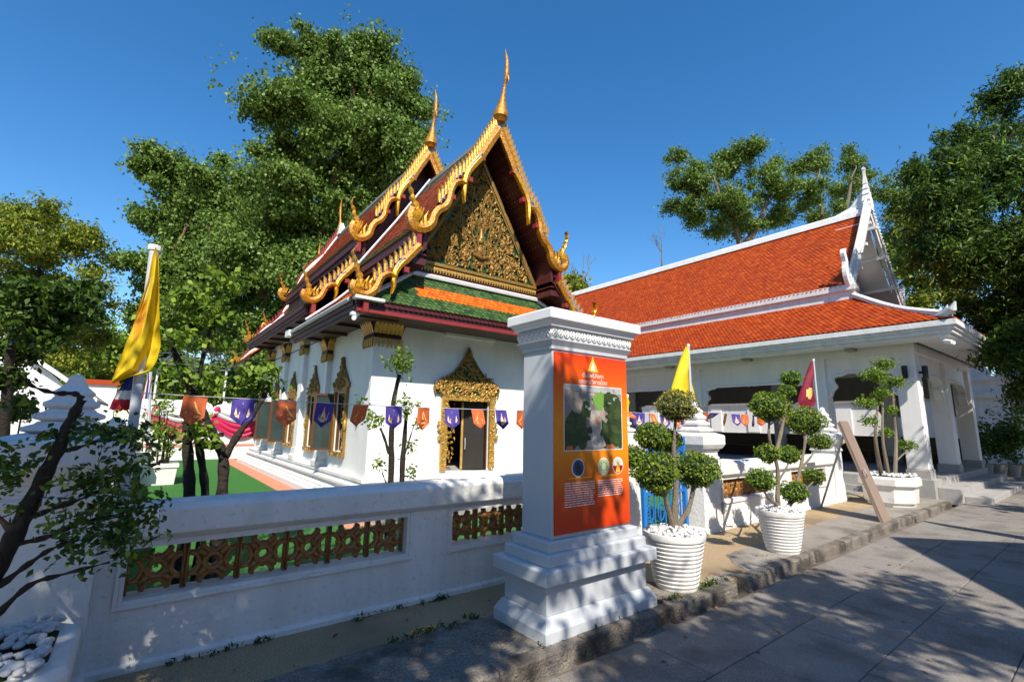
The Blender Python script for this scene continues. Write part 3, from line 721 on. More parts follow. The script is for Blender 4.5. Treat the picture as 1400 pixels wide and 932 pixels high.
def capital(cx, cy, hx, hy, zt):
    p = MB().stack(cx, cy, [(zt - .46, hx * .86, hy * .86), (zt - .40, hx * .9, hy * .9), (zt - .37, hx * 1.0, hy * 1.0), (zt - .3, hx * .93, hy * .93), (zt - .16, hx * 1.08, hy * 1.08), (zt - .03, hx * 1.3, hy * 1.25), (zt, hx * 1.3, hy * 1.25)]).build('capital', 'dark_wood', tp, label='gilded lotus capital')
    q = MB()
    n = max(3, int(hx * 2 / .085)); m = max(3, int(hy * 2 / .085))
    def petal(x, y, dx, dy):
        z0 = zt - .30
        q.loft([[(x + dx * .0 - dy * .035, y + dx * .035, z0), (x + dy * .035, y - dx * .035, z0), (x - dx * .02, y - dy * .02, z0 - .0)],
                [(x + dx * .05 - dy * .045, y + dy * .05 + dx * .045, z0 + .14), (x + dx * .05 + dy * .045, y + dy * .05 - dx * .045, z0 + .14), (x, y, z0 + .14)],
                [(x + dx * .12 - dy * .008, y + dy * .12 + dx * .008, z0 + .27), (x + dx * .12 + dy * .008, y + dy * .12 - dx * .008, z0 + .27), (x + dx * .06, y + dy * .06, z0 + .27)]], mi=0)
        q.loft([[(x + dx * .015 - dy * .03, y + dy * .015 + dx * .03, z0 - .1), (x + dx * .015 + dy * .03, y + dy * .015 - dx * .03, z0 - .1), (x - dx * .03, y - dy * .03, z0 - .1)],
                [(x + dx * .02 - dy * .026, y + dy * .02 + dx * .026, z0 - .2), (x + dx * .02 + dy * .026, y + dy * .02 - dx * .026, z0 - .2), (x - dx * .03, y - dy * .03, z0 - .2)],
                [(x + dx * .012 - dy * .003, y + dy * .012 + dx * .003, z0 - .28), (x + dx * .012 + dy * .003, y + dy * .012 - dx * .003, z0 - .28), (x - dx * .03, y - dy * .03, z0 - .28)]], mi=0)
    for k in range(n):
        xx = cx - hx + 2 * hx * (k + .5) / n; petal(xx, cy - hy, 0, -1); petal(xx, cy + hy, 0, 1)
    for k in range(m):
        yy = cy - hy + 2 * hy * (k + .5) / m; petal(cx - hx, yy, -1, 0); petal(cx + hx, yy, 1, 0)
    q.build('petals', 'gilt', p, kind='stuff')
capital(3.67, 9.095, .30, .285, 3.60); capital(2 * XC - 3.67, 9.095, .30, .285, 3.60)
for i, yy in enumerate(pil_y): capital(3.40, yy, .10, .23, 3.55 if i == 0 else 3.95)
# windows
for wi, c in enumerate(win_y):
    wn = MB()
    for s in (-1, 1):
        ya, yb = sorted((c + s * .335, c + s * .43)); wn.box(3.39, 3.47, ya, yb, .92, 2.22)
    wn.box(3.39, 3.47, c - .43, c + .43, 2.221, 2.30); wn.box(3.37, 3.47, c - .43, c + .43, .83, .919)
    wn = wn.build('window', 'gold_old', tp, label='gilded window surround')
    ped = [(c - .50, 2.30), (c - .50, 2.40), (c - .40, 2.46), (c - .30, 2.58), (c - .16, 2.72), (c - .06, 2.86), (c, 3.0), (c + .06, 2.86), (c + .16, 2.72), (c + .30, 2.58), (c + .40, 2.46), (c + .50, 2.40), (c + .50, 2.30)]
    pd = MB().prism(ped, 'x', 3.40, 3.449).build('pediment', 'gold_old', wn)
    relief(MB(), ped, 60, .055, side(3.40), wi).build('carving', 'gold_old', wn, kind='stuff')
    rb = MB(); relief(rb, [(c - .43, .83), (c - .335, .83), (c - .335, 2.3), (c - .43, 2.3)], 36, .03, side(3.39), wi + 9)
    relief(rb, [(c - .43, .83), (c + .43, .83), (c + .43, .915), (c - .43, .915)], 16, .03, side(3.37), wi + 19)
    relief(rb, [(c + .335, .83), (c + .43, .83), (c + .43, 2.3), (c + .335, 2.3)], 36, .03, side(3.39), wi + 29)
    rb.sphere((3.39, c - .45, 1.5), .075, 8, 5, sq=(.5, .8, 1.6)); rb.sphere((3.39, c + .45, 1.5), .075, 8, 5, sq=(.5, .8, 1.6))
    rb.build('carving', 'gilt', wn, kind='stuff')
    # casement leaves folded outward
    for hy, sw, ln in ((c + .33, -1, .42), (c - .33, 1, .30)):
        x1 = 3.37; x0 = x1 - (ln if hy > c else .05); 
        if hy > c and wi in (0, 2, 3):
            lf = MB(); t = .022; fr = .05
            lf.box(x0, x1, hy - t, hy + t, .95, .95 + fr).box(x0, x1, hy - t, hy + t, 2.18 - fr, 2.18).box(x0, x0 + fr, hy - t, hy + t, .95 + fr + .0005, 2.18 - fr - .0005).box(x1 - fr, x1, hy - t, hy + t, .95 + fr + .0005, 2.18 - fr - .0005)
            l2 = lf.build('casement', 'brown_wood', wn); MB().box(x0 + fr, x1 - fr, hy - .006, hy + .006, .95 + fr, 2.18 - fr).build('pane', 'window_glass', l2)
    fi = MB(); fi.box(3.475, 3.53, c - .328, c - .28, .931, 2.199).box(3.475, 3.53, c + .28, c + .328, .931, 2.199).box(3.475, 3.53, c - .2795, c + .2795, 2.15, 2.199)
    fi.build('inner_frame', 'brown_wood', wn)
    MB().box(3.56, 3.57, c - .325, c + .325, .935, 2.195).build('pane', 'window_glass', wn)
# door
dr = MB()
dr.box(4.97, 5.105, 8.83, 8.93, .60, 2.18).box(6.195, 6.33, 8.83, 8.93, .60, 2.18).box(5.1055, 6.1945, 8.83, 8.93, 2.05, 2.18)
dr = dr.build('door', 'gilt', tp, label='gilded door surround with ogee pediment')
dp = [(4.80, 2.185), (4.76, 2.30), (4.80, 2.42), (4.95, 2.50), (5.12, 2.58), (5.26, 2.70), (5.40, 2.86), (5.52, 3.04), (5.60, 3.24)]
dp = dp + [(2 * XC - x, z) for x, z in dp[:-1][::-1]]
MB().prism(dp, 'y', 8.845, 8.895).build('pediment', 'glass_green', dr)
rb = relief(MB(), [(a * .96 + XC * .04, b * .98 + .05) for a, b in dp], 190, .07, front(8.845), 77, rise=.03)
outl = [(x, 8.835, z) for x, z in dp]; rb.tube(outl, .018, n=5)
rb.build('carving', 'gold_old', dr, kind='stuff')
rb = relief(MB(), [(4.78, 2.2), (6.42, 2.2), (6.42, 2.4), (4.78, 2.4)], 70, .05, front(8.84), 78, rise=.03)
for xx in (4.97, 6.195): relief(rb, [(xx, .6), (xx + .135, .6), (xx + .135, 2.18), (xx, 2.18)], 60, .035, front(8.83), int(xx * 10))
relief(rb, [(5.1, 2.05), (6.2, 2.05), (6.2, 2.18), (5.1, 2.18)], 40, .035, front(8.83), 79)
for xx in (4.95, 6.35):
    for q in range(14): rb.sphere((xx + random.uniform(-.08, .08), 8.85, 1.42 + random.uniform(-.2, .2)), .035, 6, 4)
rb.build('carving', 'gilt', dr, kind='stuff')
def leafdoor(hx, ang, ln):
    ca, sa = math.cos(R_(ang)), math.sin(R_(ang)); s = 1 if hx < XC else -1
    b = MB(); nx, ny = -sa, ca * s
    p = [(hx, 8.99), (hx + s * ca * ln, 8.99 + sa * ln), (hx + s * ca * ln - s * sa * .045, 8.99 + sa * ln + ca * .045), (hx - s * sa * .045, 8.99 + ca * .045)]
    b.prism(p, 'z', .57, 2.04); o = b.build('door_leaf', 'dark_inside', dr)
    ed = [(p[1][0] + s * ca * .004, p[1][1] - .004), (p[1][0] - s * ca * .05, p[1][1] - sa * .05 - .006)]
    MB().prism([p[1], (p[1][0] - s * ca * .05, p[1][1] - sa * .05), (p[1][0] - s * ca * .05 + s * sa * .008, p[1][1] - sa * .05 - ca * .008), (p[1][0] + s * sa * .008, p[1][1] - ca * .008)], 'z', .57, 2.04).build('gilt_edge', 'gilt', o)
    mx, my = hx + s * ca * ln * .86, 8.99 + sa * ln * .86
    MB().tube([(mx, my - .05, 1.0), (mx, my - .06, 1.1), (mx, my - .05, 1.25)], .014).build('handle', 'steel', o)
    return o
leafdoor(5.16, 74, .52); o = leafdoor(6.14, 24, .52)
rb = relief(MB(), [(9.02, .62), (9.5, .62), (9.5, 2.0), (9.02, 2.0)], 70, .05, lambda a, b, r: (5.36 + (a - 9.02) * .12 + r, a, b), 3); rb.build('carving', 'gilt', dr, kind='stuff')
for k in range(3): MB().box(4.9 - k * .12, 6.3 + k * .12, 8.62 - (k + 1) * .26, 8.62 - k * .26 - .001 if k else 8.66, 0, .5 - k * .16).build('door_step', 'white_old', tp)
MB().box(5.1105, 5.135, 8.935, 9.115, .56, 2.075).build('door_jamb', 'dark_wood', dr); MB().box(6.165, 6.1895, 8.935, 9.115, .56, 2.075).build('door_jamb', 'dark_wood', dr); MB().box(5.1355, 6.1645, 8.935, 9.115, 2.05, 2.075).build('door_jamb', 'dark_wood', dr)
MB().box(WX + .3, 2 * XC - WX - .3, 11.0, 11.05, .562, 3.6).build('inner_screen', 'dark_wood', tp)
fx = MB().box(4.98, 6.28, 8.80, 8.895, 3.44, 3.50).build('tube_light', 'white_old', tp)

# ---- roof
GOLD = 'gold'
def barge(y, zf, pts_fn, sgn, gold=True, wave=True):
    pass
UP_STR = [(.0, 8.10), (.30, 7.58), (.50, 7.20)]
UP_TON = [(.50, 7.20), (.66, 6.98), (.79, 6.77), (.86, 6.54), (.865, 6.28), (.86, 6.05)]
UP_ROP = [(.86, 6.46), (.98, 6.47), (1.11, 6.38), (1.19, 6.18), (1.23, 5.96), (1.32, 5.81), (1.44, 5.72), (1.53, 5.58), (1.58, 5.40), (1.70, 5.27), (1.86, 5.22), (1.98, 5.30), (2.03, 5.44), (1.98, 5.58)]
UP_CRE = [(1.88, 5.48), (1.92, 5.66), (2.0, 5.78), (2.03, 5.92), (2.09, 6.04), (2.05, 6.20)]
UP_FIN = [(.10, 8.16), (.58, 7.26), (.84, 6.80), (1.12, 6.50), (1.27, 6.16), (1.46, 5.86)]
LO_STR = [(1.80, 4.90), (1.96, 4.70), (2.11, 4.51)]
LO_TON = [(2.11, 4.51), (2.20, 4.40), (2.27, 4.26), (2.29, 4.11), (2.28, 3.98), (2.32, 3.84)]
LO_ROP = [(2.27, 4.15), (2.34, 4.20), (2.42, 4.19), (2.52, 4.12), (2.57, 4.01), (2.62, 3.88), (2.70, 3.79), (2.80, 3.74), (2.92, 3.75), (3.01, 3.83), (2.99, 3.95)]
LO_CRE = [(2.90, 3.90), (2.90, 4.04), (2.96, 4.18), (3.0, 4.32), (3.06, 4.46), (2.99, 4.60)]
LO_FIN = [(1.92, 4.90), (2.15, 4.60), (2.36, 4.34), (2.56, 4.17), (2.70, 3.96)]
finb = MB(); finb.ribbon([(0, -.03), (.004, .07), (.0, .15), (-.028, .225), (-.045, .26)], [.024, .036, .032, .016, .003], -.03, .03, mi=0)
finb.ribbon([(.034, -.03), (.046, .07), (.040, .15), (-.002, .235)], [.011, .012, .010, .004], -.02, .02, mi=1)
FIN_G = finb.mesh('roof_fin', ['gold_bright', 'mirror_blue']); FIN_R = finb.mesh('roof_fin', ['red_paint', 'red_paint'])
def polyfin(pl, step):
    out = []; acc = 0; 
    for i in range(len(pl) - 1):
        a, b = Vector(pl[i]), Vector(pl[i + 1]); L = (b - a).length
        while acc < L:
            out.append(a.lerp(b, acc / L)); acc += step
        acc -= L
    return out
def gable(y, zu, zl, back=False, lower=True):
    """one pair of bargeboards in the plane y; zu, zl map template heights"""
    gm = ['gold', 'gold_bright', 'mirror_blue'] if not back else ['white_old', 'white_old', 'red_paint', 'gold']
    d = 1 if not back else -1
    for sgn in (1, -1):
        X = lambda dx: XC - sgn * dx
        for tier, (ST, TO, RO, CR, FI, zf) in enumerate(((UP_STR, UP_TON, UP_ROP, UP_CRE, UP_FIN, zu), (LO_STR, LO_TON, LO_ROP, LO_CRE, LO_FIN, zl))):
            if tier and not lower: continue
            b = MB(); k = 1 if tier == 0 else .82
            def P(l, n=4): return [(X(v.x), zf(v.y)) for v in bez([Vector((a, c, 0)) for a, c in l], n)]
            st = P(ST, 3); b.ribbon(st, [.092 * k] * len(st), y - .05, y + .05, mi=0)
            ra = P(TO if not back else [TO[0], FI[-3], FI[-1]]); b.ribbon(ra, [.074 * k * (1 - .9 * (i / (len(ra) - 1)) ** 2.2) for i in range(len(ra))], y - .07, y + .05, mi=1)
            rp = P(RO if not back else RO[-5:]); m_ = len(rp); b.ribbon(rp, [k * (.050 + .040 * min(1, i / m_ * 1.3) * (1 if i < m_ * .85 else .75)) for i in range(m_)], y - .085, y + .06, mi=3 if back else 0)
            edge = [(p[0], y - .055 * d, p[1]) for p in P([(a - .03, c + .105 * k) for a, c in UP_TON[:4]] if tier == 0 else [(a + .0, c + .07) for a, c in LO_TON[:3]])]
            b.tube(edge, .014, n=5, mi=2)
            bo = b.build('bargeboard', gm, tp, smooth=False, label='serpent bargeboard' if not back else 'plain back of rear bargeboard')
            hd = MB(); cr = P(CR); mm = len(cr)
            hd.ribbon(cr, [k * max(.060 * (1 - i / (mm - 1)) + .016 * math.sin(i * 1.6), .006) for i in range(mm)], y - .06, y + .05, mi=1 if not back else 3)
            e = RO[-1]
            for q in range(4):
                hd.tube([(X(e[0] - .02 * q - .02), y - .02, zf(e[1] - .28 * k + .02 * q)), (X(e[0] + .02 - .05 * q * k), y - .06, zf(e[1] - .12 * k)), (X(e[0] - .04 - .055 * q * k), y - .04, zf(e[1] + .07 * k))], [.03 * k, .034 * k, .012], n=5, mi=1 if not back else 3)
            for q in range(2):
                x_ = RO[-5][0] + q * .09 * k; z_ = RO[-5][1] + .06
                hd.ribbon([(X(x_), zf(z_)), (X(x_ + .02), zf(z_ + .16 * k)), (X(x_ - .03), zf(z_ + .30 * k))], [.035 * k, .03 * k, .004], y - .03, y + .03, mi=1 if not back else 3)
            hd.build('naga_finial', gm, bo)
            for v in polyfin(FI, .125 if tier == 0 else .14):
                inst('roof_fin', FIN_R if back else FIN_G, (X(v.x), y, zf(v.y)), bo, rot=(0, 0, 0 if sgn > 0 else math.pi), sc=(k, 1, k))
            if not back:
                br = MB()
                tz = zf(RO[-4][1] - .08); tx_ = X(RO[-4][0] - .03)
                br.box(tx_ - .045, tx_ + .045, y - .03, y + .3, tz - .26 * k, tz)
                br.build('bracket', 'red_paint', bo)
                for q, (dx, zz) in enumerate(((.42, 7.22), (.72, 6.62), (1.12, 6.1)) if tier == 0 else ((2.05, 4.36),)):
                    MB().box(X(dx) - .05, X(dx) + .05, y - .02, y + .10, zf(zz) - .05, zf(zz) + .05).build('purlin_end', 'red_paint', bo)
ident = lambda z: z
z2u = lambda z: 9.2 - (8.18 - z) * 1.05
z2l = lambda z: z + .58
Y1, Y2, Y3, Y4 = 7.86, 11.25, 19.1, 21.9
gable(Y1, ident, ident); gable(Y2, z2u, z2l); gable(Y3, z2u, z2l, back=True); gable(Y4, ident, ident, back=True)
def chofa(y, z, d, m, sc=1.0):
    b = MB()
    pts = [(0, -.06), (0.0, .06), (-.02, .16), (-.06, .36), (-.10, .58), (-.15, .80), (-.20, .93), (-.21, 1.05), (-.22, 1.25), (-.20, 1.45), (-.14, 1.72)]
    rd = [.10, .185, .17, .095, .05, .038, .05, .058, .045, .035, .006]
    q = bez([(XC, y + d * a * sc, z + c * sc) for a, c in pts], 3); rr = np.interp(np.linspace(0, 10, len(q)), range(11), rd)
    b.tube(q, [float(r) * sc for r in rr], n=10)
    b.tube([(XC, y + d * -.20 * sc, z + .98 * sc), (XC, y + d * -.27 * sc, z + .94 * sc), (XC, y + d * -.29 * sc, z + .80 * sc)], [.03 * sc, .03 * sc, .004], n=6)
    b.build('ridge_finial', m, tp, smooth=True, label='slender gilded horn finial')
chofa(Y1 - .02, 8.30, 1, 'gold'); chofa(Y2 - .02, 9.32, 1, 'gold'); 
chofa(Y3, 9.22, -1, 'gold', .95); chofa(Y4, 8.18, -1, 'gold', .95)
MB().stack(XC, Y3 - .1, [(9.1, .14, .25), (9.3, .12, .22), (9.62, .05, .08)]).build('finial_base', 'white_old', tp)
def col_side(orange):
    def f(u, v, uu, vv):
        if v > .86: return 1
        if v < .10: return 2
        return 3 if orange else 0
    return f
TM = ['dull_red_tile', 'grey_green_tile', 'green_tile', 'orange_tile']
def roof(y0, y1, zu, zl, orange_low, lo_y1=None):
    lo_y1 = lo_y1 or y1
    for s in (1, -1):
        X = lambda dx: XC - s * dx
        ya, yb = (y1, y0) if s > 0 else (y0, y1)
        tiles('roof_tiles', (X(1.86), ya, zu(5.28)), (X(1.86), yb, zu(5.28)), (X(.03), yb, zu(8.12)), (X(.03), ya, zu(8.12)), .16, .125, TM, col_side(False), tp, conc=.06)
        yc, yd = (lo_y1, y0) if s > 0 else (y0, lo_y1)
        tiles('roof_tiles', (X(2.95), yc, zl(3.72)), (X(2.95), yd, zl(3.72)), (X(1.72), yd, zl(4.90)), (X(1.72), yc, zl(4.90)), .16, .125, TM, col_side(orange_low), tp, conc=.04)
        # fascia between the tiers, eave boards, soffit
        xa, xb = sorted((X(1.70), X(1.62))); MB().box(xa, xb, y0 + .04, y1 - .02, zl(4.78), zu(5.50)).build('tier_fascia', 'maroon', tp)
        for k, (dx, za, zb, m_) in enumerate(((1.84, zu(5.10), zu(5.24), 'maroon'), (1.78, zu(5.0), zu(5.095), 'maroon'))):
            xa, xb = sorted((X(dx), X(dx - .05))); MB().box(xa, xb, y0 + .02, y1 - .02, za, zb).build('eave_board', m_, tp)
        for k, (dx, za, zb, m_) in enumerate(((2.94, zl(3.585), zl(3.66), 'maroon'), (2.90, zl(3.50), zl(3.582), 'maroon'), (2.87, zl(3.45), zl(3.497), 'maroon'))):
            xa, xb = sorted((X(dx), X(dx - .06))); MB().box(xa, xb, y0 + .12, lo_y1 - .02, za, zb).build('eave_board', m_, tp)
        xa, xb = sorted((X(2.86), X(1.9))); MB().box(xa, xb, y0 + .15, lo_y1 - .03, zl(3.53), zl(3.56)).build('soffit', 'dark_wood', tp)
        for k in range(int((lo_y1 - y0) / 1.1)):
            MB().box(xa, xb, y0 + .5 + k * 1.1, y0 + .58 + k * 1.1, zl(3.47), zl(3.529)).build('rafter', 'dark_wood', tp)
    MB().prism([(XC - .11, zu(8.02)), (XC - .07, zu(8.16)), (XC, zu(8.21)), (XC + .07, zu(8.16)), (XC + .11, zu(8.02))], 'y', y0 + .06, y1).build('ridge_cap', 'ridge_grey', tp)
roof(Y1 + .04, Y2 + .25, ident, ident, True, lo_y1=12.45)
roof(Y2 + .04, Y3 - .04, z2u, z2l, False)
roof(Y3 + .05, Y4 - .04, ident, ident, True)
# infill behind each gable
MB().prism([(XC - 1.62, 6.0 - .9), (XC + 1.62, 6.0 - .9), (XC + 1.62, 5.9), (XC, 8.95), (XC - 1.62, 5.9)], 'y', 11.75, 11.85).build('gable_wall', 'maroon', tp)
MB().prism([(XC - 1.62, 5.1), (XC + 1.62, 5.1), (XC + 1.62, 5.9), (XC, 8.95), (XC - 1.62, 5.9)], 'y', 18.5, 18.6).build('gable_wall', 'maroon', tp)
MB().prism([(XC - 1.62, 4.6), (XC + 1.62, 4.6), (XC + 1.62, 5.3), (XC, 7.95), (XC - 1.62, 5.3)], 'y', 20.9, 21.0).build('gable_wall', 'maroon', tp)
# flashing strips where the porch roof meets the main gable
for dxz in (((.04, 8.20), (1.86, 5.36)), ((1.72, 4.98), (2.95, 3.80))):
    for s in (1, -1):
        (a, za), (b_, zb) = dxz
        MB().tube([(XC - s * a, Y2 - .16, za + .02), (XC - s * (a + b_) / 2, Y2 - .16, (za + zb) / 2 - .03), (XC - s * b_, Y2 - .16, zb + .02)], .03, n=6).build('flashing', 'pvc', tp)
# pediment
PY = 8.55; tri = [(XC - 1.60, 4.86), (XC + 1.60, 4.86), (XC, 7.55)]
MB().prism(tri, 'y', PY, PY + .1).build('pediment_panel', 'glass_green', tp)
tri2 = [(XC - 1.42, 4.93), (XC + 1.42, 4.93), (XC, 7.36)]
relief(MB(), tri2, 900, .075, front(PY), 5, rise=.045).build('pediment_carving', 'gold_old', tp, kind='stuff')
vb = MB()
g = np.random.default_rng(4)
for k in range(14):      # long vine stems branching from the middle
    s = -1 if k % 2 else 1; a = .12 + .05 * k; z0 = 5.0 + g.uniform(0, .3)
    p = [(XC + s * g.uniform(0, .2), PY - .05, z0)]
    for q in range(5):
        t = (q + 1) / 5; xx = XC + s * min(a * 1.1 * t + .08 * math.sin(q * 2 + k), 1.35); zz = z0 + (1.9 - a * 1.3) * t + .08 * math.cos(q * 2.3 + k)
        if inpoly(xx, zz, tri2): p.append((xx, PY - .055, zz))
    if len(p) > 2: vb.tube(bez(p, 4), .012, n=5)
vb.build('vine_stems', 'gold_old', tp, kind='stuff')
ce = MB().sphere((XC, PY - .04, 5.42), .085, 12, 8, sq=(1, .4, 1.1)); ce.tube([(XC - .2, PY - .06, 5.28), (XC, PY - .10, 5.22), (XC + .2, PY - .06, 5.28)], .035, n=6)
ce.sphere((XC, PY - .06, 5.63), .075, 10, 6, sq=(1, .5, 1)); ce.tube([(XC, PY - .06, 5.68), (XC, PY - .06, 5.95)], [.05, .004], n=6)
ce.build('seated_figure_carving', 'gold_old', tp, smooth=True)
fr = MB()
for s in (1, -1):
    fr.ribbon([(XC - s * 1.62, 4.86), (XC, 7.60)], [.045, .045], PY - .09, PY - .001); fr.ribbon([(XC - s * 1.52, 4.93), (XC, 7.44)], [.022, .022], PY - .06, PY - .001)
fr.build('pediment_frame', 'gold_old', tp)
MB().box(XC - 1.62, XC + 1.62, PY - .10, PY - .001, 4.80, 4.87).build('pediment_base', 'gold_old', tp)
lp = MB()
for k in range(46):
    xx = XC - 1.58 + 3.16 * k / 45
    lp.loft([[(xx - .033, PY - .06, 4.80), (xx + .033, PY - .06, 4.80), (xx, PY + .0, 4.80)], [(xx - .03, PY - .10, 4.71), (xx + .03, PY - .10, 4.71), (xx, PY - .02, 4.71)], [(xx - .004, PY - .09, 4.64), (xx + .004, PY - .09, 4.64), (xx, PY - .05, 4.64)]])
    lp.sphere((xx, PY - .08, 4.835), .026, 6, 4)
lp.build('lotus_frieze', 'gilt', tp, kind='stuff')
MB().box(XC - 1.66, XC + 1.66, PY - .05, PY + .3, 4.50, 4.799).build('pediment_sill', 'maroon', tp)
# soffit of the gable overhang: beams and gilt dots
for s in (1, -1):
    for dx in (.35, .75, 1.15, 1.55):
        zz = 8.12 - (8.12 - 5.28) * (dx - .03) / 1.83 - .14
        MB().box(XC - s * dx - .035, XC - s * dx + .035, Y1 + .06, PY - .002, zz - .10, zz - .02).build('purlin', 'maroon', tp)
    dots = MB()
    for i in range(17):
        for j in range(6):
            dx = .15 + i * .105; yy = Y1 + .12 + j * .11 + (i % 2) * .05
            k_ = 1 - (dx - .03) / 1.83; of_ = .085 + .06 * 4 * k_ * (1 - k_); c = Vector((XC - s * (dx - .84 * of_), yy, 8.12 - 2.84 * (dx - .03) / 1.83 - .54 * of_)); tv = Vector((-s * 1.83, 0, -2.84)).normalized(); nv = Vector((0, 1, 0))
            dots.add([c + tv * .03, c + nv * .018, c - tv * .03, c - nv * .018], [(0, 1, 2, 3), (3, 2, 1, 0)])
    dots.build('gilt_stars', 'gilt', tp, kind='stuff')
    for z_ in (4.55, 4.75): MB().box(min(XC - s * 1.62, XC - s * 1.9), max(XC - s * 1.62, XC - s * 1.9), Y1 + .08, PY + .3, z_, z_ + .13).build('tie_beam', 'maroon', tp)
# lean-to porch roof in green and orange glazed tiles
def pcol(u, v, uu, vv): return 1 if (.34 < v < .64 and .20 < u < .80) else 0
EY = 7.93
tiles('porch_tiles', (XC - 2.78, EY, 3.70), (XC + 2.78, EY, 3.70), (XC + 1.62, PY - .03, 4.52), (XC - 1.62, PY - .03, 4.52), .105, .082, ['green_tile', 'orange_tile'], pcol, tp, th=.012, deck='maroon')
MB().prism([(PY - .12, 4.50), (PY - .14, 4.56), (PY - .08, 4.60), (PY + .02, 4.60), (PY + .02, 4.5)], 'x', XC - 1.66, XC + 1.66).build('porch_ridge', 'white_old', tp)
for s in (1, -1):
    MB().tube([(XC - s * 1.64, PY - .06, 4.55), (XC - s * 2.2, 8.24, 4.13), (XC - s * 2.76, EY + .02, 3.75)], .05, n=6).build('hip_ridge', 'white_old', tp)
    xa, xb = sorted((XC - s * 2.98, XC - s * 2.45)); MB().box(xa, xb, Y1 - .08, Y1 + .10, 3.655, 3.71).build('corner_block', 'white_old', tp, bevel=.008)
MB().box(XC - 2.92, XC + 2.92, EY - .03, EY + .04, 3.595, 3.66).build('eave_board', 'maroon', tp)
MB().box(XC - 2.90, XC + 2.90, EY - .01, EY + .05, 3.535, 3.592).build('eave_board', 'maroon', tp)
MB().box(XC - 2.90, XC + 2.90, EY - .02, EY + .05, 3.465, 3.532).build('eave_board', 'red_paint', tp)
dn = MB()
for k in range(56): dn.box(XC - 2.86 + k * .104, XC - 2.86 + k * .104 + .05, EY - .052, EY - .031, 3.60, 3.655)
dn.build('dentils', 'maroon', tp, kind='stuff')
MB().box(XC - 2.85, XC + 2.85, EY + .051, 8.9, 3.50, 3.53).build('soffit', 'dark_wood', tp)
MB().tube([(2.62, 8.1, 3.69), (2.62, 12.2, 3.69)], .04, n=8).build('gutter', 'pvc', tp); MB().box(2.56, 2.68, 12.2, 12.6, 3.60, 3.74).build('gutter_outlet', 'white_clean', tp)
for (xx, yy, zz) in ((2.72, 8.06, 3.40),):
    cc = root('security_camera', 'white security camera under the temple eave corner', 'camera', (xx, yy, zz))
    MB().box(xx - .07, xx + .07, yy - .06, yy + .06, zz, zz + .06).build('mount', 'white_clean', cc, bevel=.01)
    MB().tube([(xx, yy - .02, zz - .04), (xx - .05, yy - .12, zz - .07)], .04, n=10).build('camera_body', 'white_clean', cc, smooth=True)
MB().box(WX + .3, 2 * XC - WX - .3, 9.2, 20.0, .546, .56).build('floor', 'stone_grey', tp)
# ================================================================ open-sided pavilion with red tiled roof
PX, PE = 15.1, 18.45
pv = root('pavilion', 'white open pavilion with two-tier red tiled roof and white gable spire', 'pavilion', (PE, 11, 0))
PY0, PY1 = 3.1, 20.6; XB = 2 * PE - PX
MB().box(PX - .06, XB + .06, PY0 - .06, PY1 + .1, -.15, .40).build('platform', 'stone_grey', pv, bevel=.01)
MB().box(PX - .20, PX - .061, PY0 + .4, PY1, -.15, .13).build('step', 'stone_grey', pv, bevel=.01)
MB().box(PX + .15, XB, 2.62, PY0 - .061, -.15, .22).build('step', 'stone_grey', pv, bevel=.01)
MB().box(PX + .40, XB, 2.16, 2.619, -.15, .05).build('step', 'stone_grey', pv, bevel=.01)
cw = .42
def column(x, y, w_=cw):
    c = MB().stack(x + w_ / 2, y + w_ / 2, [(.62, w_ / 2, w_ / 2), (3.52, w_ / 2, w_ / 2)]).build('column', 'white', pv, bevel=.012)
    MB().stack(x + w_ / 2, y + w_ / 2, [(.40, w_ / 2 + .025, w_ / 2 + .025), (.60, w_ / 2 + .025, w_ / 2 + .025), (.62, w_ / 2 + .01, w_ / 2 + .01)]).build('column_base', 'stone_grey', pv)
ys = [3.12, 5.12, 8.95, 12.8, 16.6, 20.1]
for yy in ys:
    column(PX, yy); column(XB - cw, yy)
for xx in (PE - cw / 2,): column(xx, ys[0]); column(xx, ys[-1])
def scallop(a0, a1, zs):
    m = (a0 + a1) / 2; h = [(0, zs - .62), (.05, zs - .60), (.10, zs - .46), (.20, zs - .36), (.19, zs - .28), (.12, zs - .20), (.14, zs - .10), (.24, zs - .04), (.34, zs - .05), (.42, zs), (.5, zs + .02)]
    L = [(a0 + d, z) for d, z in h]; Rr = [(a1 - d, z) for d, z in h][::-1]
    return L + [(m - .16, zs + .02), (m - .08, zs - .0), (m, zs + .05), (m + .08, zs), (m + .16, zs + .02)] + Rr
def bay(axis, a0, a1, p0, p1, zs, outer, m='white'):
    cu = scallop(a0, a1, zs)
    poly = [(a0, 3.5)] + cu + [(a1, 3.5)]
    b = MB(); b.prism(poly, axis, p0, p1); o = b.build('arch_panel', m, pv)
    q = [((outer, a, z) if axis == 'x' else (a, outer, z)) for a, z in cu]
    MB().tube(q, .028, n=6).build('arch_moulding', 'white_clean', o)
    q2 = [((outer, a, z + .07) if axis == 'x' else (a, outer, z + .07)) for a, z in cu[2:-2]]
    MB().tube(q2, .014, n=5).build('arch_moulding', 'white_clean', o)
    for e, s in ((a0, 1), (a1, -1)):
        for k in range(3):
            r_ = .055 - k * .012; cyy = e + s * (.06 + .0 * k); cz = zs - .50 + k * .11
            ring = [((outer - (.004), cyy + r_ * math.cos(t * .6), cz + r_ * math.sin(t * .6)) if axis == 'x' else (cyy + r_ * math.cos(t * .6), outer - .004, cz + r_ * math.sin(t * .6))) for t in range(9)]
            MB().tube(ring, .011, n=5).build('scroll', 'white_clean', o)
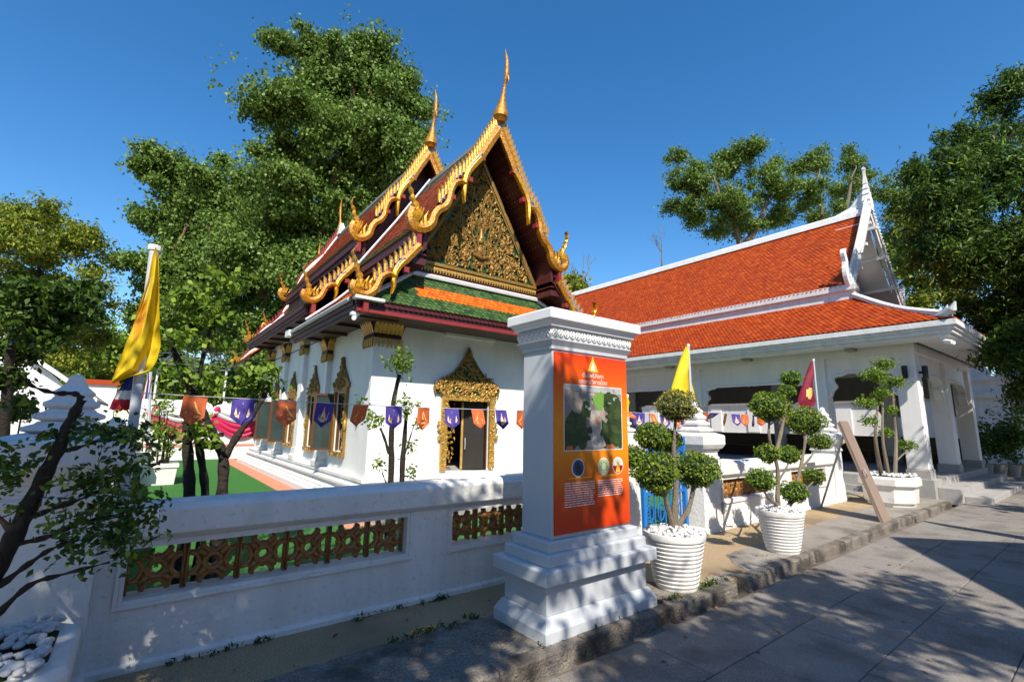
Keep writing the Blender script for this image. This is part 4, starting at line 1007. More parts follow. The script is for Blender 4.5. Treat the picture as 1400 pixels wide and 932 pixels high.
for i in range(len(ys) - 1):
    a0, a1 = ys[i] + cw, ys[i + 1]
    bay('x', a0, a1, PX + .10, PX + .30, 3.06 if i == 0 else 2.86, PX + .095)
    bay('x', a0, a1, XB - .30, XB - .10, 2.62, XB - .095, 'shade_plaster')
    MB().box(XB - .25, XB - .15, a0 + .002, a1 - .002, .401, 1.30).build('back_panel', 'bench_wood', pv)  # low back wall, its deep shadow painted as a dark colour
    MB().box(XB - 1.0, XB - .45, a0 + .3, a1 - .3, .75, .82).build('bench_top', 'bench_wood', pv)
    for q in (.35, a1 - a0 - .45): MB().box(XB - .95, XB - .5, a0 + q, a0 + q + .1, .401, .749).build('bench_leg', 'bench_wood', pv)
bay('y', PX + cw, PE - cw / 2, ys[0] + .10, ys[0] + .30, 3.0, ys[0] + .095); bay('y', PE + cw / 2, XB - cw, ys[0] + .10, ys[0] + .30, 3.0, ys[0] + .095)
for (x0, x1, y0, y1) in ((PX - .02, PX + .34, PY0, PY1), (XB - .44, XB + .02, PY0, PY1), (PX + .4401, XB - .4401, PY0, PY0 + .44), (PX + .4401, XB - .4401, PY1 - .44, PY1)):
    MB().box(x0, x1, y0, y1, 3.5001, 3.72).build('beam', 'white', pv)
MB().box(PX - .5, XB + .5, PY0 - .55, PY1 + .5, 3.721, 3.75).build('ceiling', 'shaded_inside', pv)
MB().box(PX + .5, XB - .5, PY0 + .5, PY1 - .5, .401, .406).build('floor_tiles', 'shaded_inside', pv)
for k in range(6): MB().box(14.75, PX - .021, 4.3 + k * 2.8, 4.5 + k * 2.8, 3.62, 3.72).build('eave_bracket', 'stone_grey', pv)
# eave cornice
EX0, EX1, EYF, EYB = 14.2, 2 * PE - 14.2, 2.12, 21.6
c = MB()
for k, (e, z0, z1) in enumerate(((.16, 3.70, 3.77), (.10, 3.7701, 3.86), (.05, 3.8601, 3.93), (.0, 3.9301, 4.06), (.04, 4.0601, 4.09))):
    c.box(EX0 + e, EX0 + e + .6, EYF + e, EYB - e, z0, z1); c.box(EX1 - e - .6, EX1 - e, EYF + e, EYB - e, z0, z1)
    c.box(EX0 + e + .6, EX1 - e - .6, EYF + e, EYF + e + .7, z0, z1); c.box(EX0 + e + .6, EX1 - e - .6, EYB - e - .7, EYB - e, z0, z1)
c.build('cornice', 'white_old', pv, bevel=.006)
RT = ['red_tile']
rc = lambda u, v, uu, vv: 0
UX = 15.87; GY, GYB = 4.5, 19.6; UZ = 5.30; AZT = 8.72
tiles('roof_tiles', (EX0 + .02, EYB, 4.09), (EX0 + .02, EYF + .02, 4.09), (UX + .05, GY, UZ + .05), (UX + .05, GYB, UZ + .05), .125, .09, RT, rc, pv, th=.017, conc=.05)
tiles('roof_tiles', (EX1 - .02, EYF, 4.09), (EX1 - .02, EYB, 4.09), (2 * PE - UX, GYB, UZ), (2 * PE - UX, GY, UZ), .125, .09, RT, rc, pv, th=.017, conc=.05)
tiles('roof_tiles', (EX0, EYF + .02, 4.09), (EX1, EYF + .02, 4.09), (2 * PE - UX, GY, UZ + .05), (UX, GY, UZ + .05), .125, .09, RT, rc, pv, th=.017, conc=.04)
UE = 15.72
tiles('roof_tiles', (UE, GYB, 5.66), (UE, GY + .12, 5.66), (PE - .02, GY + .12, AZT), (PE - .02, GYB, AZT), .125, .09, RT, rc, pv, th=.017, conc=.14, deck='white')
tiles('roof_tiles', (2 * PE - UE, GY + .12, 5.66), (2 * PE - UE, GYB, 5.66), (PE + .02, GYB, AZT), (PE + .02, GY + .12, AZT), .125, .09, RT, rc, pv, th=.017, conc=.14, deck='white')
for s in (1, -1):
    xa, xb = sorted((PE - s * (PE - 15.80), PE - s * (PE - 16.1)))
    MB().box(xa, xb, GY - .1, GYB, 5.22, 5.52).build('tier_band', 'white_old', pv)
    xa, xb = sorted((PE - s * (PE - 15.72), PE - s * (PE - 16.1))); MB().box(xa, xb, GY - .14, GYB, 5.521, 5.70).build('tier_band', 'white_old', pv, bevel=.01)
    # hip ridge with end ornament
    hp = [(PE - s * (PE - UX), GY, UZ + .1), (PE - s * (PE - 15.1), 3.35, 4.66), (PE - s * (PE - EX0 - .05), EYF + .1, 4.17)]
    MB().tube(bez(hp, 4), .085, n=6).build('hip_ridge', 'white_old', pv)
    ex, ey = PE - s * (PE - EX0 - .12), EYF + .18
    b = MB(); b.tube([(ex + s * .25, ey + .3, 4.22), (ex, ey, 4.20), (ex - s * .16, ey - .16, 4.28), (ex - s * .2, ey - .22, 4.42)], [.1, .12, .08, .02], n=6)
    for k in range(3): b.tube([(ex + s * .12 * k, ey + .14 * k, 4.22), (ex + s * .12 * k - s * .05, ey + .14 * k - .06, 4.40)], [.06, .012], n=5)
    b.build('hip_ornament', 'white_old', pv)
MB().prism([(PE - .16, AZT - .1), (PE - .12, AZT + .12), (PE - .05, AZT + .17), (PE + .05, AZT + .17), (PE + .12, AZT + .12), (PE + .16, AZT - .1)], 'y', GY + .05, GYB + .1).build('ridge_cap', 'white_old', pv, bevel=.01)
MB().loft([[(PE - .12, GY + 1.0, AZT + .12), (PE + .12, GY + 1.0, AZT + .12), (PE, GY + 1.0, AZT + .18)], [(PE - .1, GY + .5, AZT + .12), (PE + .1, GY + .5, AZT + .12), (PE, GY + .5, AZT + .34)], [(PE - .08, GY + .1, AZT + .12), (PE + .08, GY + .1, AZT + .12), (PE, GY + .1, AZT + .85)]]).build('ridge_sweep', 'white_old', pv)
# gable
MB().prism([(PE - 2.45, 5.2), (PE + 2.45, 5.2), (PE + 2.3, 5.7), (PE, 8.6), (PE - 2.3, 5.7)], 'y', GY + .9, GY + 1.0).build('gable_wall', 'white', pv)
for gy_ in (GY,):
    for s in (1, -1):
        bb = MB(); line = [(PE, 8.95), (PE - s * .9, 7.75), (PE - s * 1.8, 6.62), (PE - s * 2.62, 5.70)]
        lp_ = [(v.x, v.y) for v in bez([Vector((a, c_, 0)) for a, c_ in line], 4)]
        bb.ribbon(lp_, [.15] * len(lp_), gy_ - .06, gy_ + .08); bb.ribbon([(a, z - .0) for a, z in lp_], [.06] * len(lp_), gy_ - .1, gy_ - .05)
        bo = bb.build('bargeboard', 'white_old', pv)
        fl = MB(); 
        for k in range(38):
            t = k / 37; i = min(int(t * (len(lp_) - 1)), len(lp_) - 2); u_ = t * (len(lp_) - 1) - i
            xx = lp_[i][0] * (1 - u_) + lp_[i + 1][0] * u_; zz = lp_[i][1] * (1 - u_) + lp_[i + 1][1] * u_
            fl.ribbon([(xx - s * .08, zz + .06), (xx - s * .14, zz + .16), (xx - s * .12, zz + .25)], [.05, .035, .004], gy_ - .03, gy_ + .04)
            fl.sphere((xx, gy_ - .10, zz), .032, 6, 4)
        fl.build('leaf_edging', 'white_old', bo, kind='stuff')
        hx, hz = PE - s * 2.62, 5.72
        MB().ribbon([(v.x, v.y) for v in bez([Vector((hx + s * .2, hz, 0)), Vector((hx - s * .12, hz + .05, 0)), Vector((hx - s * .25, hz + .3, 0)), Vector((hx - s * .2, hz + .62, 0)), Vector((hx - s * .3, hz + .86, 0)), Vector((hx - s * .24, hz + 1.0, 0))], 3)], [.10, .12, .12, .11, .10, .09, .08, .075, .07, .07, .07, .06, .05, .04, .03, .01], gy_ - .07, gy_ + .07).build('hook_finial', 'white_old', bo)
        for dx, zz in ((.30, 8.30), (.95, 7.4), (1.7, 6.45)):
            MB().box(PE - s * dx - .05, PE - s * dx + .05, gy_ - .1, gy_ + .9, zz - .12, zz - .02).build('purlin', 'white', pv)
sp_ = MB().stack(PE, GY, [(8.75, .13, .11), (8.95, .17, .12), (9.05, .15, .11), (9.1, .17, .12), (9.3, .12, .09), (9.33, .14, .10), (9.5, .09, .07), (9.53, .11, .08), (9.7, .065, .05), (9.72, .08, .06), (10.0, .04, .035), (10.2, .03, .03), (10.24, .045, .045), (10.3, .045, .045), (10.34, .02, .02)])
sp_.build('gable_spire', 'white_old', pv)
em_ = MB().prism([(PE - .55 + .32 * math.cos(t * .5236), 6.55 + .46 * math.sin(t * .5236)) for t in range(12)], 'y', GY + .86, GY + .899).build('gable_emblem', 'disc_red', pv)
MB().prism([(PE - .55 - .1, 6.6), (PE - .55 - .14, 6.85), (PE - .55, 7.12), (PE - .55 + .14, 6.85), (PE - .55 + .1, 6.6)], 'y', GY + .83, GY + .859).build('emblem_crown', 'disc_yellow', em_)
for (dx, dy, rz) in ((PX - .12, ys[0] + .2, 0), (PX + .25, ys[0] - .12, 0)):
    la = root('wall_lamp', 'black cylinder wall lamp on the sunlit face of the pavilion corner column' if dx < PX else 'black cylinder wall lamp on the road-facing side of the pavilion corner column', 'lamp', (dx, dy, 3.0), 'pavilion wall lamps')
    MB().lathe([(.055, 2.83), (.06, 2.84), (.06, 3.14), (.055, 3.15)], (dx, dy, 0), 14).build('shade', 'black', la, smooth=True)
    if dx < PX: MB().box(dx + .05, PX - .0005, dy - .03, dy + .03, 2.96, 3.02).build('arm', 'black', la)
    else: MB().box(dx - .03, dx + .03, dy + .05, ys[0] - .0005, 2.96, 3.02).build('arm', 'black', la)
sc_ = root('security_camera', 'pair of white bullet cameras under the pavilion cornice corner', 'camera', (14.5, 2.42, 3.64))
MB().box(14.35, 14.65, 2.38, 2.46, 3.64, 3.699).build('mount', 'white_clean', sc_)
for dx in (-.1, .12): MB().tube([(14.5 + dx, 2.42, 3.60), (14.42 + dx, 2.26, 3.55)], .045, n=10).build('camera_body', 'white_clean', sc_, smooth=True)

# ================================================================ cloister wall behind the pavilion
cw_ = root('cloister_wall', 'long white cloister wall with leaf-shaped merlons behind the pavilion', 'wall', (30, 14, 0))
MB().prism([(29.4, 0), (29.4, .5), (29.6, .6), (29.6, .9), (29.75, 1.0), (29.8, 1.2), (29.8, 2.9), (29.6, 3.0), (29.55, 3.2), (29.7, 3.3), (29.7, 3.7), (29.5, 3.8), (29.5, 3.95), (30.4, 3.95), (30.4, 0)], 'y', -10, 44).build('wall_body', 'white_old', cw_)
for k in range(30):
    yy = 0 + k * 1.0
    MB().prism([(yy - .42, 3.951), (yy + .42, 3.951), (yy + .40, 4.15), (yy + .28, 4.38), (yy + .1, 4.55), (yy, 4.75), (yy - .1, 4.55), (yy - .28, 4.38), (yy - .40, 4.15)], 'x', 29.6, 29.85).build('merlon', 'white_old', cw_)
for k in range(12):
    yy = 2.2 + k * 2.4; MB().box(29.72, 29.81, yy - .35, yy + .35, 1.25, 2.6).build('pilaster', 'white', cw_)
# low white kerbed bed seen over the sunlit wall
MB().box(8.2, 14.0, 7.4, 9.6, -.009, .62).build('raised_bed', 'white_old', label='low white raised bed between wall and pavilion', cat='raised bed', bevel=.01)
MB().box(8.4, 13.8, 7.6, 9.4, .6205, .64).build('bed_turf', 'turf', None, label='flat green turf on the low white raised bed', cat='turf')
# ================================================================ pots and clipped trees
def ribbed_pot(label, x, y, H=.52, R=.30):
    r = root('ribbed_pot', label, 'pot', (x, y, .006), 'white ribbed pots')
    prof = [(.0, .0), (R * .66, .0), (R * .68, .01)]
    for k in range(11):
        t0 = .03 + k * (H - .10) / 11; rr = R * (.68 + .24 * (k / 10)); h = (H - .10) / 11
        prof += [(rr, t0), (rr + .012, t0 + h * .3), (rr + .014, t0 + h * .6), (rr + .002, t0 + h * .92)]
    prof += [(R * .95, H - .07), (R * 1.0, H - .06), (R * 1.03, H - .02), (R * 1.02, H), (R * .94, H), (R * .92, H - .05), (.0, H - .05)]
    MB().lathe([(max(a, .002), z + .006) for a, z in prof], (x, y, 0), 40, cap=False).build('pot_body', 'ceramic', r, smooth=True)
    pb = MB(); g = np.random.default_rng(int(x * 10))
    for k in range(230):
        a = g.uniform(0, 6.28); q = R * .9 * math.sqrt(g.random()); s = g.uniform(.014, .028)
        pb.sphere((x + q * math.cos(a), y + q * math.sin(a), H - .01 + .05 * (1 - (q / R) ** 2) + g.uniform(-.01, .014)), s, 6, 4, sq=(g.uniform(.8, 1.3), g.uniform(.8, 1.3), g.uniform(.6, .9)))
    pb.build('white_pebbles', 'pebble', r, kind='stuff', smooth=True)
    return r
def ball_tree(name, label, base, balls, stems, leafm, size=.030, bark='pale_bark', per=1.0, cat='topiary tree', group=None, sub='foliage_ball', squash=.82, n0=1500):
    r = root(name, label, cat, base, group)
    t = MB()
    for pts, r0, r1 in stems:
        q = bez(pts, 4); t.tube(q, [r0 + (r1 - r0) * i / (len(q) - 1) + .003 * math.sin(i * 2.1) for i in range(len(q))], n=8)
    t.build('trunk', bark, r, smooth=True)
    for k, (c, rad) in enumerate(balls):
        c = np.array(c); n = int(n0 * (rad / .2) ** 2 * per); g = np.random.default_rng(k + int(base[0] * 7))
        d = g.normal(0, 1, (n, 3)); d /= np.linalg.norm(d, axis=1)[:, None]
        wob = 1 + .07 * np.sin(d[:, :1] * 5 + k) + .07 * np.sin(d[:, 1:2] * 6 + 2 * k) + .05 * np.sin(d[:, 2:] * 9 + k) + g.normal(0, .05, (n, 1)); wob[d[:, 2] < -.3] *= .86; wob[g.random(n) < .05] *= 1.07
        cen = c + d * np.array([rad, rad, rad * squash]) * wob * (g.random((n, 1)) ** .06)
        o = leaves(sub, cen, d, 1, .004, size, leafm[k % len(leafm)] if isinstance(leafm, list) else leafm, r, droop=.0, aspect=.6, seed=k, up=.15)
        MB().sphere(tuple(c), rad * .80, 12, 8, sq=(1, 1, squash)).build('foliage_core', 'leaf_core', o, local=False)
    return r
def vec_at(px, py, y):      # point on the plane y = const seen at a photo pixel
    d = ROT @ Vector(((px - CX) / F_, -(py - CY) / F_, -1)); k = y / d.y
    return Vector((0, 0, H_)) + d * k
ribbed_pot('white ribbed pot with pebbles beside the orange sign pillar', 4.43, 3.0, .53, .30)
ribbed_pot('white ribbed pot with pebbles before the sunlit pierced wall', 6.78, 2.98, .52, .285)
B = Vector((4.43, 3.0, .5))
T1 = [((4.56, 3.0, 1.79), .215), ((4.15, 3.02, 1.47), .18), ((4.06, 2.94, 1.14), .235), ((4.80, 2.95, 1.12), .245), ((4.70, 3.22, 1.42), .165), ((4.42, 3.15, .95), .13), ((3.97, 3.15, 1.27), .14)]
st = [([B, (4.46, 3.0, .75), (4.50, 3.0, 1.0), (4.48, 3.0, 1.3), (4.55, 3.0, 1.7)], .042, .014), ([B + Vector((0, 0, .05)), (4.3, 2.98, .8), (4.15, 2.94, 1.05)], .032, .014),
      ([B + Vector((.02, 0, .05)), (4.65, 2.97, .72), (4.74, 2.95, .95), (4.75, 2.95, 1.1)], .032, .014), ([(4.49, 3.0, 1.15), (4.33, 3.01, 1.3), (4.2, 3.02, 1.42)], .02, .01), ([(4.48, 3.0, .95), (4.62, 3.1, 1.15), (4.7, 3.2, 1.35)], .018, .01)]
ball_tree('topiary_tree', 'cloud-pruned topiary with large balls in pot beside the sign pillar', (4.43, 3.0, .5), T1, st, ['leaf_topiary_dry', 'leaf_topiary', 'leaf_topiary', 'leaf_topiary', 'leaf_topiary'], per=1.0, size=.032, group='cloud-pruned topiaries in ribbed pots')
B = Vector((6.78, 2.98, .5))
def vb_(px, py, r, dy=0): 
    p = vec_at(px, py, 2.98 + dy); return (tuple(p), r)
T2 = [vb_(1050, 557, .25), vb_(1100, 577, .27, .03), vb_(1082, 518, .15, .1), vb_(1075, 535, .12, .08), vb_(1050, 620, .155), vb_(1078, 622, .16, .1), vb_(1120, 604, .17, .1), vb_(1040, 657, .17, -.05), vb_(1086, 673, .18, -.05), vb_(1113, 652, .15, .05)]
P_ = lambda px, py, dy=0: tuple(vec_at(px, py, 2.98 + dy))
st = [([B, P_(1063, 680), P_(1063, 640), P_(1052, 600), P_(1052, 570)], .036, .014), ([B + Vector((.1, 0, 0)), P_(1082, 685), P_(1092, 650), P_(1100, 610), P_(1100, 590)], .034, .014),
      ([P_(1060, 625), P_(1068, 590, .05), P_(1075, 555, .08), P_(1080, 530, .1)], .030, .012), ([P_(1063, 690), P_(1050, 680), P_(1042, 665, -.04)], .02, .01), ([P_(1095, 640), P_(1108, 625, .05), P_(1118, 610, .1)], .018, .009), ([P_(1080, 690), P_(1100, 670), P_(1112, 658)], .016, .009), ([P_(1062, 660), P_(1075, 640, .05), P_(1078, 630, .1)], .016, .009)]
ball_tree('topiary_tree', 'tall many-balled topiary in pot before the sunlit pierced wall', (6.78, 2.98, .5), T2, st, ['leaf_topiary', 'leaf_topiary', 'leaf_fresh', 'leaf_fresh', 'leaf_topiary'], size=.034, per=.9, group='cloud-pruned topiaries in ribbed pots')

def oct_planter(label, cx, cy, w_, H, ch=.16, stones=0, seed=1, z=0.005):
    r = root('octagonal_planter', label, 'planter', (cx, cy, z), 'white octagonal planters')
    h = w_ / 2
    MB().stack(cx, cy, [(z, h * .78, h * .78), (z + .05, h * .80, h * .80), (z + .08, h * .86, h * .86), (z + H * .62, h * .90, h * .90), (z + H * .68, h * .97, h * .97), (z + H * .72, h, h), (z + H * .92, h, h), (z + H, h * .96, h * .96)], ch=ch * w_).build('planter_body', 'ceramic', r, bevel=.008)
    MB().stack(cx, cy, [(z + H + .0005, h * .82, h * .82), (z + H + .006, h * .81, h * .81)], ch=ch * w_).build('soil', 'leaf_core', r)
    g = np.random.default_rng(seed)
    if stones:
        me = []
        for k in range(4):
            b = MB(); b.sphere((0, 0, 0), 1, 10, 7, sq=(g.uniform(.85, 1.2), g.uniform(.7, 1.0), g.uniform(.5, .65))); me.append(b.mesh('white_stone', 'pebble', smooth=True))
        for k in range(stones):
            s = g.uniform(.018, .036); inst('white_stone', me[k % 4], (cx + g.uniform(-.80, .80) * h, cy + g.uniform(-.80, .80) * h, z + H + .012 + g.uniform(.0, .03)), r, rot=(g.uniform(-.3, .3), g.uniform(-.3, .3), g.uniform(0, 6)), sc=(s, s, s))
    else:
        pb = MB()
        for k in range(160):
            s = g.uniform(.02, .04); pb.sphere((cx + g.uniform(-.78, .78) * h, cy + g.uniform(-.78, .78) * h, z + H + .012 + g.uniform(0, .03)), s, 6, 4, sq=(1, 1, .7))
        pb.build('white_pebbles', 'pebble', r, kind='stuff', smooth=True)
    return r
oct_planter('white octagonal planter behind the leaning board near the pavilion', 12.75, 3.32, 1.0, .60, ch=.27)
oct_planter('white octagonal planter of large white stones under the gnarled tree', -.60, 3.36, .94, .49, stones=330, ch=.2)
b3 = Vector((12.75, 3.32, .6))
q_ = lambda px, py, dy=0: tuple(vec_at(px, py, 3.32 + dy))
st = [([b3 + Vector((-.1, .1, 0)), q_(1197, 600), q_(1200, 555)], .045, .02), ([b3 + Vector((0, 0, 0)), q_(1207, 600), q_(1207, 550)], .04, .018), ([b3 + Vector((.05, -.1, 0)), q_(1225, 600), q_(1222, 560), q_(1221, 535)], .042, .018), ([q_(1225, 630), q_(1238, 618), q_(1252, 608)], .02, .01)]
B3 = [(q_(1196, 512), .22), (q_(1210, 498), .20), (q_(1186, 550), .18), (q_(1205, 538), .17), (q_(1223, 522), .21), (q_(1220, 560), .12), (q_(1190, 575), .13), (q_(1240, 608), .17), (q_(1258, 618), .14), (q_(1212, 590), .12)]
r3 = root('planter_tree', 'loose green cloud tree with three stems in octagonal planter', 'tree', (12.75, 3.32, .6))
t = MB()
for pts, a, b_ in st:
    qq = bez(pts, 4); t.tube(qq, [a + (b_ - a) * i / (len(qq) - 1) for i in range(len(qq))], n=7)
t.build('trunk', 'pale_bark', r3, smooth=True)
cs, os_ = lobe_clusters([(c, (r * 1.15, r * 1.15, r * .6)) for c, r in B3], 3200, 4, .5)
leaves('crown', cs, os_, 5, .035, .062, 'leaf_fresh', r3, seed=5)

# leaning sign board seen edge on
lb = root('leaning_board', 'weathered folding board propped up on the pavement before the planter', 'board', (10.7, 3.1, 0))
def slope_panel(x0, x1, off, name, m, y0=2.80, dy=.50, H=1.72, t=.03):
    b = MB(); n = Vector((0, -H, dy)).normalized()
    p = [Vector((x0, y0, .006)), Vector((x1, y0, .006)), Vector((x1, y0 + dy, H)), Vector((x0, y0 + dy, H))]
    p = [q - n * off for q in p]
    b.loft([p, [q - n * t for q in p]]); return b.build(name, m, lb, bevel=.004)
slope_panel(10.22, 10.62, 0, 'front_panel', 'grey_wood'); slope_panel(10.30, 10.80, .055, 'back_panel', 'grey_wood', H=1.55, dy=.45)
slope_panel(10.215, 10.27, .031, 'edge_batten', 'grey_wood', t=.023, H=1.7)
MB().tube([(10.35, 3.30, 1.48), (11.05, 4.05, .01)], .018, n=6).build('prop', 'stone_grey', lb)
MB().tube([(10.25, 3.05, .85), (10.21, 3.0, .88), (10.21, 2.97, .80), (10.25, 2.99, .74)], .012, n=6).build('handle', 'steel', lb)

# ================================================================ bunting
def emb_mesh(kind):
    b = MB(); m = 'print_pale' if kind else 'print_gold'
    t = .0022
    if kind:
        b.prism([(-.024, -.128), (-.016, -.10), (-.006, -.07), (0, -.03), (.006, -.07), (.016, -.10), (.024, -.128)], 'y', -t, t)
        for s in (-1, 1):
            b.prism([(s * .034, -.13), (s * .044, -.075), (s * .054, -.13)], 'y', -t, t)
            b.prism([(s * .004, -.134), (s * .052, -.134), (s * .04, -.152), (s * .008, -.146)], 'y', -t * .9, t * .9)
        b.prism([(-.03, -.155), (0, -.145), (.03, -.155), (.012, -.17), (-.012, -.17)], 'y', -t, t)
    else:
        b.prism([(-.055, -.135), (-.03, -.10), (0, -.035), (.03, -.10), (.055, -.135), (.03, -.125), (0, -.07), (-.03, -.125)], 'y', -t, t)
        b.prism([(-.014, -.12), (0, -.08), (.014, -.12)], 'y', -t, t)
        b.prism([(-.045, -.145), (.045, -.145), (.03, -.162), (-.03, -.162)], 'y', -t, t)
    return b.mesh('emblem', m)
EMB = [emb_mesh(0), emb_mesh(1)]
def flag_mesh(kind, seed):
    b = MB(); g = np.random.default_rng(seed); n = 6; rows = []
    W, Hh = .158, .215
    a1, a2 = g.uniform(0, 6), g.uniform(.008, .022)
    for i in range(8):
        z = -Hh * i / 7; row = []
        wd = W if i < 6 else W * (1 - (i - 5) / 2)
        for j in range(n + 1):
            u = j / n - .5; row.append((u * wd, a2 * math.sin(j * 1.3 + a1) * (i / 7), z if i < 6 else -Hh * 5 / 7 - (Hh * 2 / 7) * (1 - abs(u * wd) / (W / 2)) * (1.0) if i == 7 else (-Hh * 5 / 7 - (Hh / 7))))
        rows.append(row)
    vs = [p for r in rows for p in r]
    fs = [(i * (n + 1) + j, (i + 1) * (n + 1) + j, (i + 1) * (n + 1) + j + 1, i * (n + 1) + j + 1) for i in range(7) for j in range(n)]
    b.add(vs, fs); return b.mesh('pennant', 'flag_purple' if kind else 'flag_orange')
FLG = [[flag_mesh(k, s) for s in range(4)] for k in (0, 1)]
def bunting(label, x0, x1, y, z0, z1, step, first, kind0, wild=.15, seed=0):
    r = root('bunting', label, 'bunting', ((x0 + x1) / 2, y, 1.5), 'pennant strings'); g = np.random.default_rng(seed)
    zz = lambda x: z0 + (z1 - z0) * (x - x0) / (x1 - x0) - .03 * math.sin(math.pi * (x - x0) / (x1 - x0))
    MB().tube([(x0 + (x1 - x0) * k / 24, y, zz(x0 + (x1 - x0) * k / 24)) for k in range(25)], .003, n=4).build('string', 'flag_white', r)
    x = first; k = kind0
    while x < x1 - .1:
        f = inst('pennant', FLG[k][int(g.integers(0, 4))], (x, y, zz(x) - .001), r, rot=(g.normal(0, wild), g.normal(0, .04), g.normal(0, wild * 1.2)))
        e = inst('emblem', EMB[k], (0, 0, 0), f, world=False)
        x += step; k = 1 - k
    return r
bunting('string of purple and orange pennants across the temple courtyard front', -.08, 4.95, 4.30, 1.77, 1.76, .318, .30, 0, wild=.17, seed=4)
bunting('wind-twisted string of purple and orange pennants over the sunlit wall', 7.1, 12.3, 4.32, 1.82, 1.86, .33, 7.4, 0, wild=.65, seed=2)
bunting('short string of pennants hanging across the blue gate', 5.2, 6.95, 4.32, 1.78, 1.80, .30, 5.35, 0, wild=.45, seed=3)

# ================================================================ flags on poles
def cloth(name, label, outline, y, folds, mats, pick, parent, n=14, amp=.03, m=26):
    """draped flag: outline rows of (z, x left, x right)"""
    b = MB(); rows = []
    zs = [o[0] for o in outline]
    for i in range(m + 1):
        t = i / m; z = zs[0] + (zs[-1] - zs[0]) * t
        xl = float(np.interp(-z, [-q for q in zs], [o[1] for o in outline])); xr = float(np.interp(-z, [-q for q in zs], [o[2] for o in outline]))
        rows.append([(xl + (xr - xl) * j / n, y + amp * min(1, t * 3 + .15) * math.sin(folds * j / n * 6.28 + t * 1.5) + .12 * amp * math.sin(j * 1.1 + i * .35), z + .004 * math.sin(j * 1.7)) for j in range(n + 1)])
    for i in range(m):
        for j in range(n):
            p = [rows[i][j], rows[i + 1][j], rows[i + 1][j + 1], rows[i][j + 1]]
            b.add(p, [(0, 1, 2, 3)], pick(i / m, (j + .5) / n))
    o = b.build(name, mats, parent, smooth=True)
    return o
def flagpole(label, base, top, r=.03):
    p = root('flag_pole', label, 'flag pole', base, 'flag poles')
    MB().tube([base, top], r, n=10).build('pole', 'pvc', p, smooth=True)
    MB().lathe([(.002, .03), (r * 1.3, .02), (r * 1.3, -.02), (r, -.03)], top, 10).build('pole_cap', 'white_clean', p)
    return p
flagpole('thick white pole with yellow flag behind the shaded post', (-.02, 4.52, 0), (-.08, 4.6, 2.93), .035)
yo = [(338, 212, 214), (352, 208, 217), (380, 203, 218), (420, 190, 218), (450, 180, 219), (470, 172, 220), (490, 164, 215), (505, 158, 207), (515, 154, 175), (523, 151, 156)]
ol = []
for (py, l, r_) in yo:
    a, c = vec_at(l, py, 4.52), vec_at(r_, py, 4.52); ol.append(((a.z + c.z) / 2, a.x, c.x))
yf = root('yellow_flag', 'large drooping yellow flag with orange wheel print on the thick pole', 'flag', (-.08, 4.52, 2.4))
cloth('cloth', '', ol, 4.52, 1.4, ['flag_yellow', 'flag_print'], lambda t, u: 1 if (.38 < t < .68 and .05 < u < .40 and (t - .53) ** 2 / .0225 + (u - .22) ** 2 / .03 < 1) else 0, yf, amp=.05, m=40, n=22)
def stripes(t, u): return 0 if (u < .17 or u > .83) else (1 if (u < .33 or u > .67) else 2)
th = root('national_flag', 'drooping red white and blue striped flag below the yellow flag', 'flag', (-.15, 4.6, 1.75))
ol = []
for (py, l, r_) in [(508, 183, 196), (520, 172, 192), (535, 160, 190), (550, 152, 187), (560, 148, 180)]:
    a, c = vec_at(l, py, 4.62), vec_at(r_, py, 4.62); ol.append(((a.z + c.z) / 2, a.x, c.x))
cloth('cloth', '', ol, 4.66, 1.2, ['flag_red', 'flag_white', 'flag_blue'], lambda t, u: 2 if t < .5 else (1 if t < .72 else 0), th, amp=.03)
th = root('national_flag', 'small striped flag hanging beyond the thick pole', 'flag', (.05, 5.2, 1.8))
ol = []
for (py, l, r_) in [(510, 201, 206), (520, 199, 207), (535, 196, 206), (545, 194, 205)]:
    a, c = vec_at(l, py, 5.2), vec_at(r_, py, 5.2); ol.append(((a.z + c.z) / 2, a.x, c.x))
cloth('cloth', '', ol, 5.2, .8, ['flag_red', 'flag_white', 'flag_blue'], stripes, th, amp=.02)
MB().tube([tuple(vec_at(206, 508, 5.2)), tuple(vec_at(203, 600, 5.2))], .012, n=6).build('flag_stick', 'pvc', th)
def far_flag(label, plabel, pole0, pole1, rows, y, m, pr=.022, prt=None, cx=None):
    flagpole(plabel, pole0, pole1, pr)
    f = root(*label, (rows[2][1], y, 2)); ol = []
    for (py, l, r_) in rows:
        a, c = vec_at(l, py, y - .03), vec_at(r_, py, y - .03); ol.append(((a.z + c.z) / 2, a.x, c.x))
    f.location = (ol[0][1], y, ol[-1][0])
    cloth('cloth', '', ol, y - .03, 1.2, [m, prt or m], lambda t, u: 1 if (prt and (t - .66) ** 2 / .014 + (u - .45) ** 2 / .03 < 1) else 0, f, amp=.05)
y = 4.62; t0 = vec_at(941, 472, y); b0 = vec_at(952, 545, y)
far_flag(('yellow_flag', 'plain yellow flag on pole behind the blue gate post', 'flag'), 'thin white pole with yellow flag beside blue gate post', (t0.x + (b0.x - t0.x) * 0 + .02, y, .0), tuple(t0), [(474, 938, 941), (490, 932, 944), (510, 926, 946), (530, 922, 950), (545, 918, 952)], y, 'flag_yellow')
t0 = vec_at(1112, 492, y)
far_flag(('maroon_flag', 'drooping maroon flag with gold emblem behind the tall topiary', 'flag'), 'thin white pole with maroon flag behind the tall topiary', (t0.x, y, 0), tuple(t0), [(494, 1109, 1112), (510, 1104, 1114), (530, 1098, 1115), (548, 1094, 1117), (558, 1098, 1112)], y, 'flag_maroon', prt='print_gold')
y = 4.62; t0 = vec_at(857, 541, y)
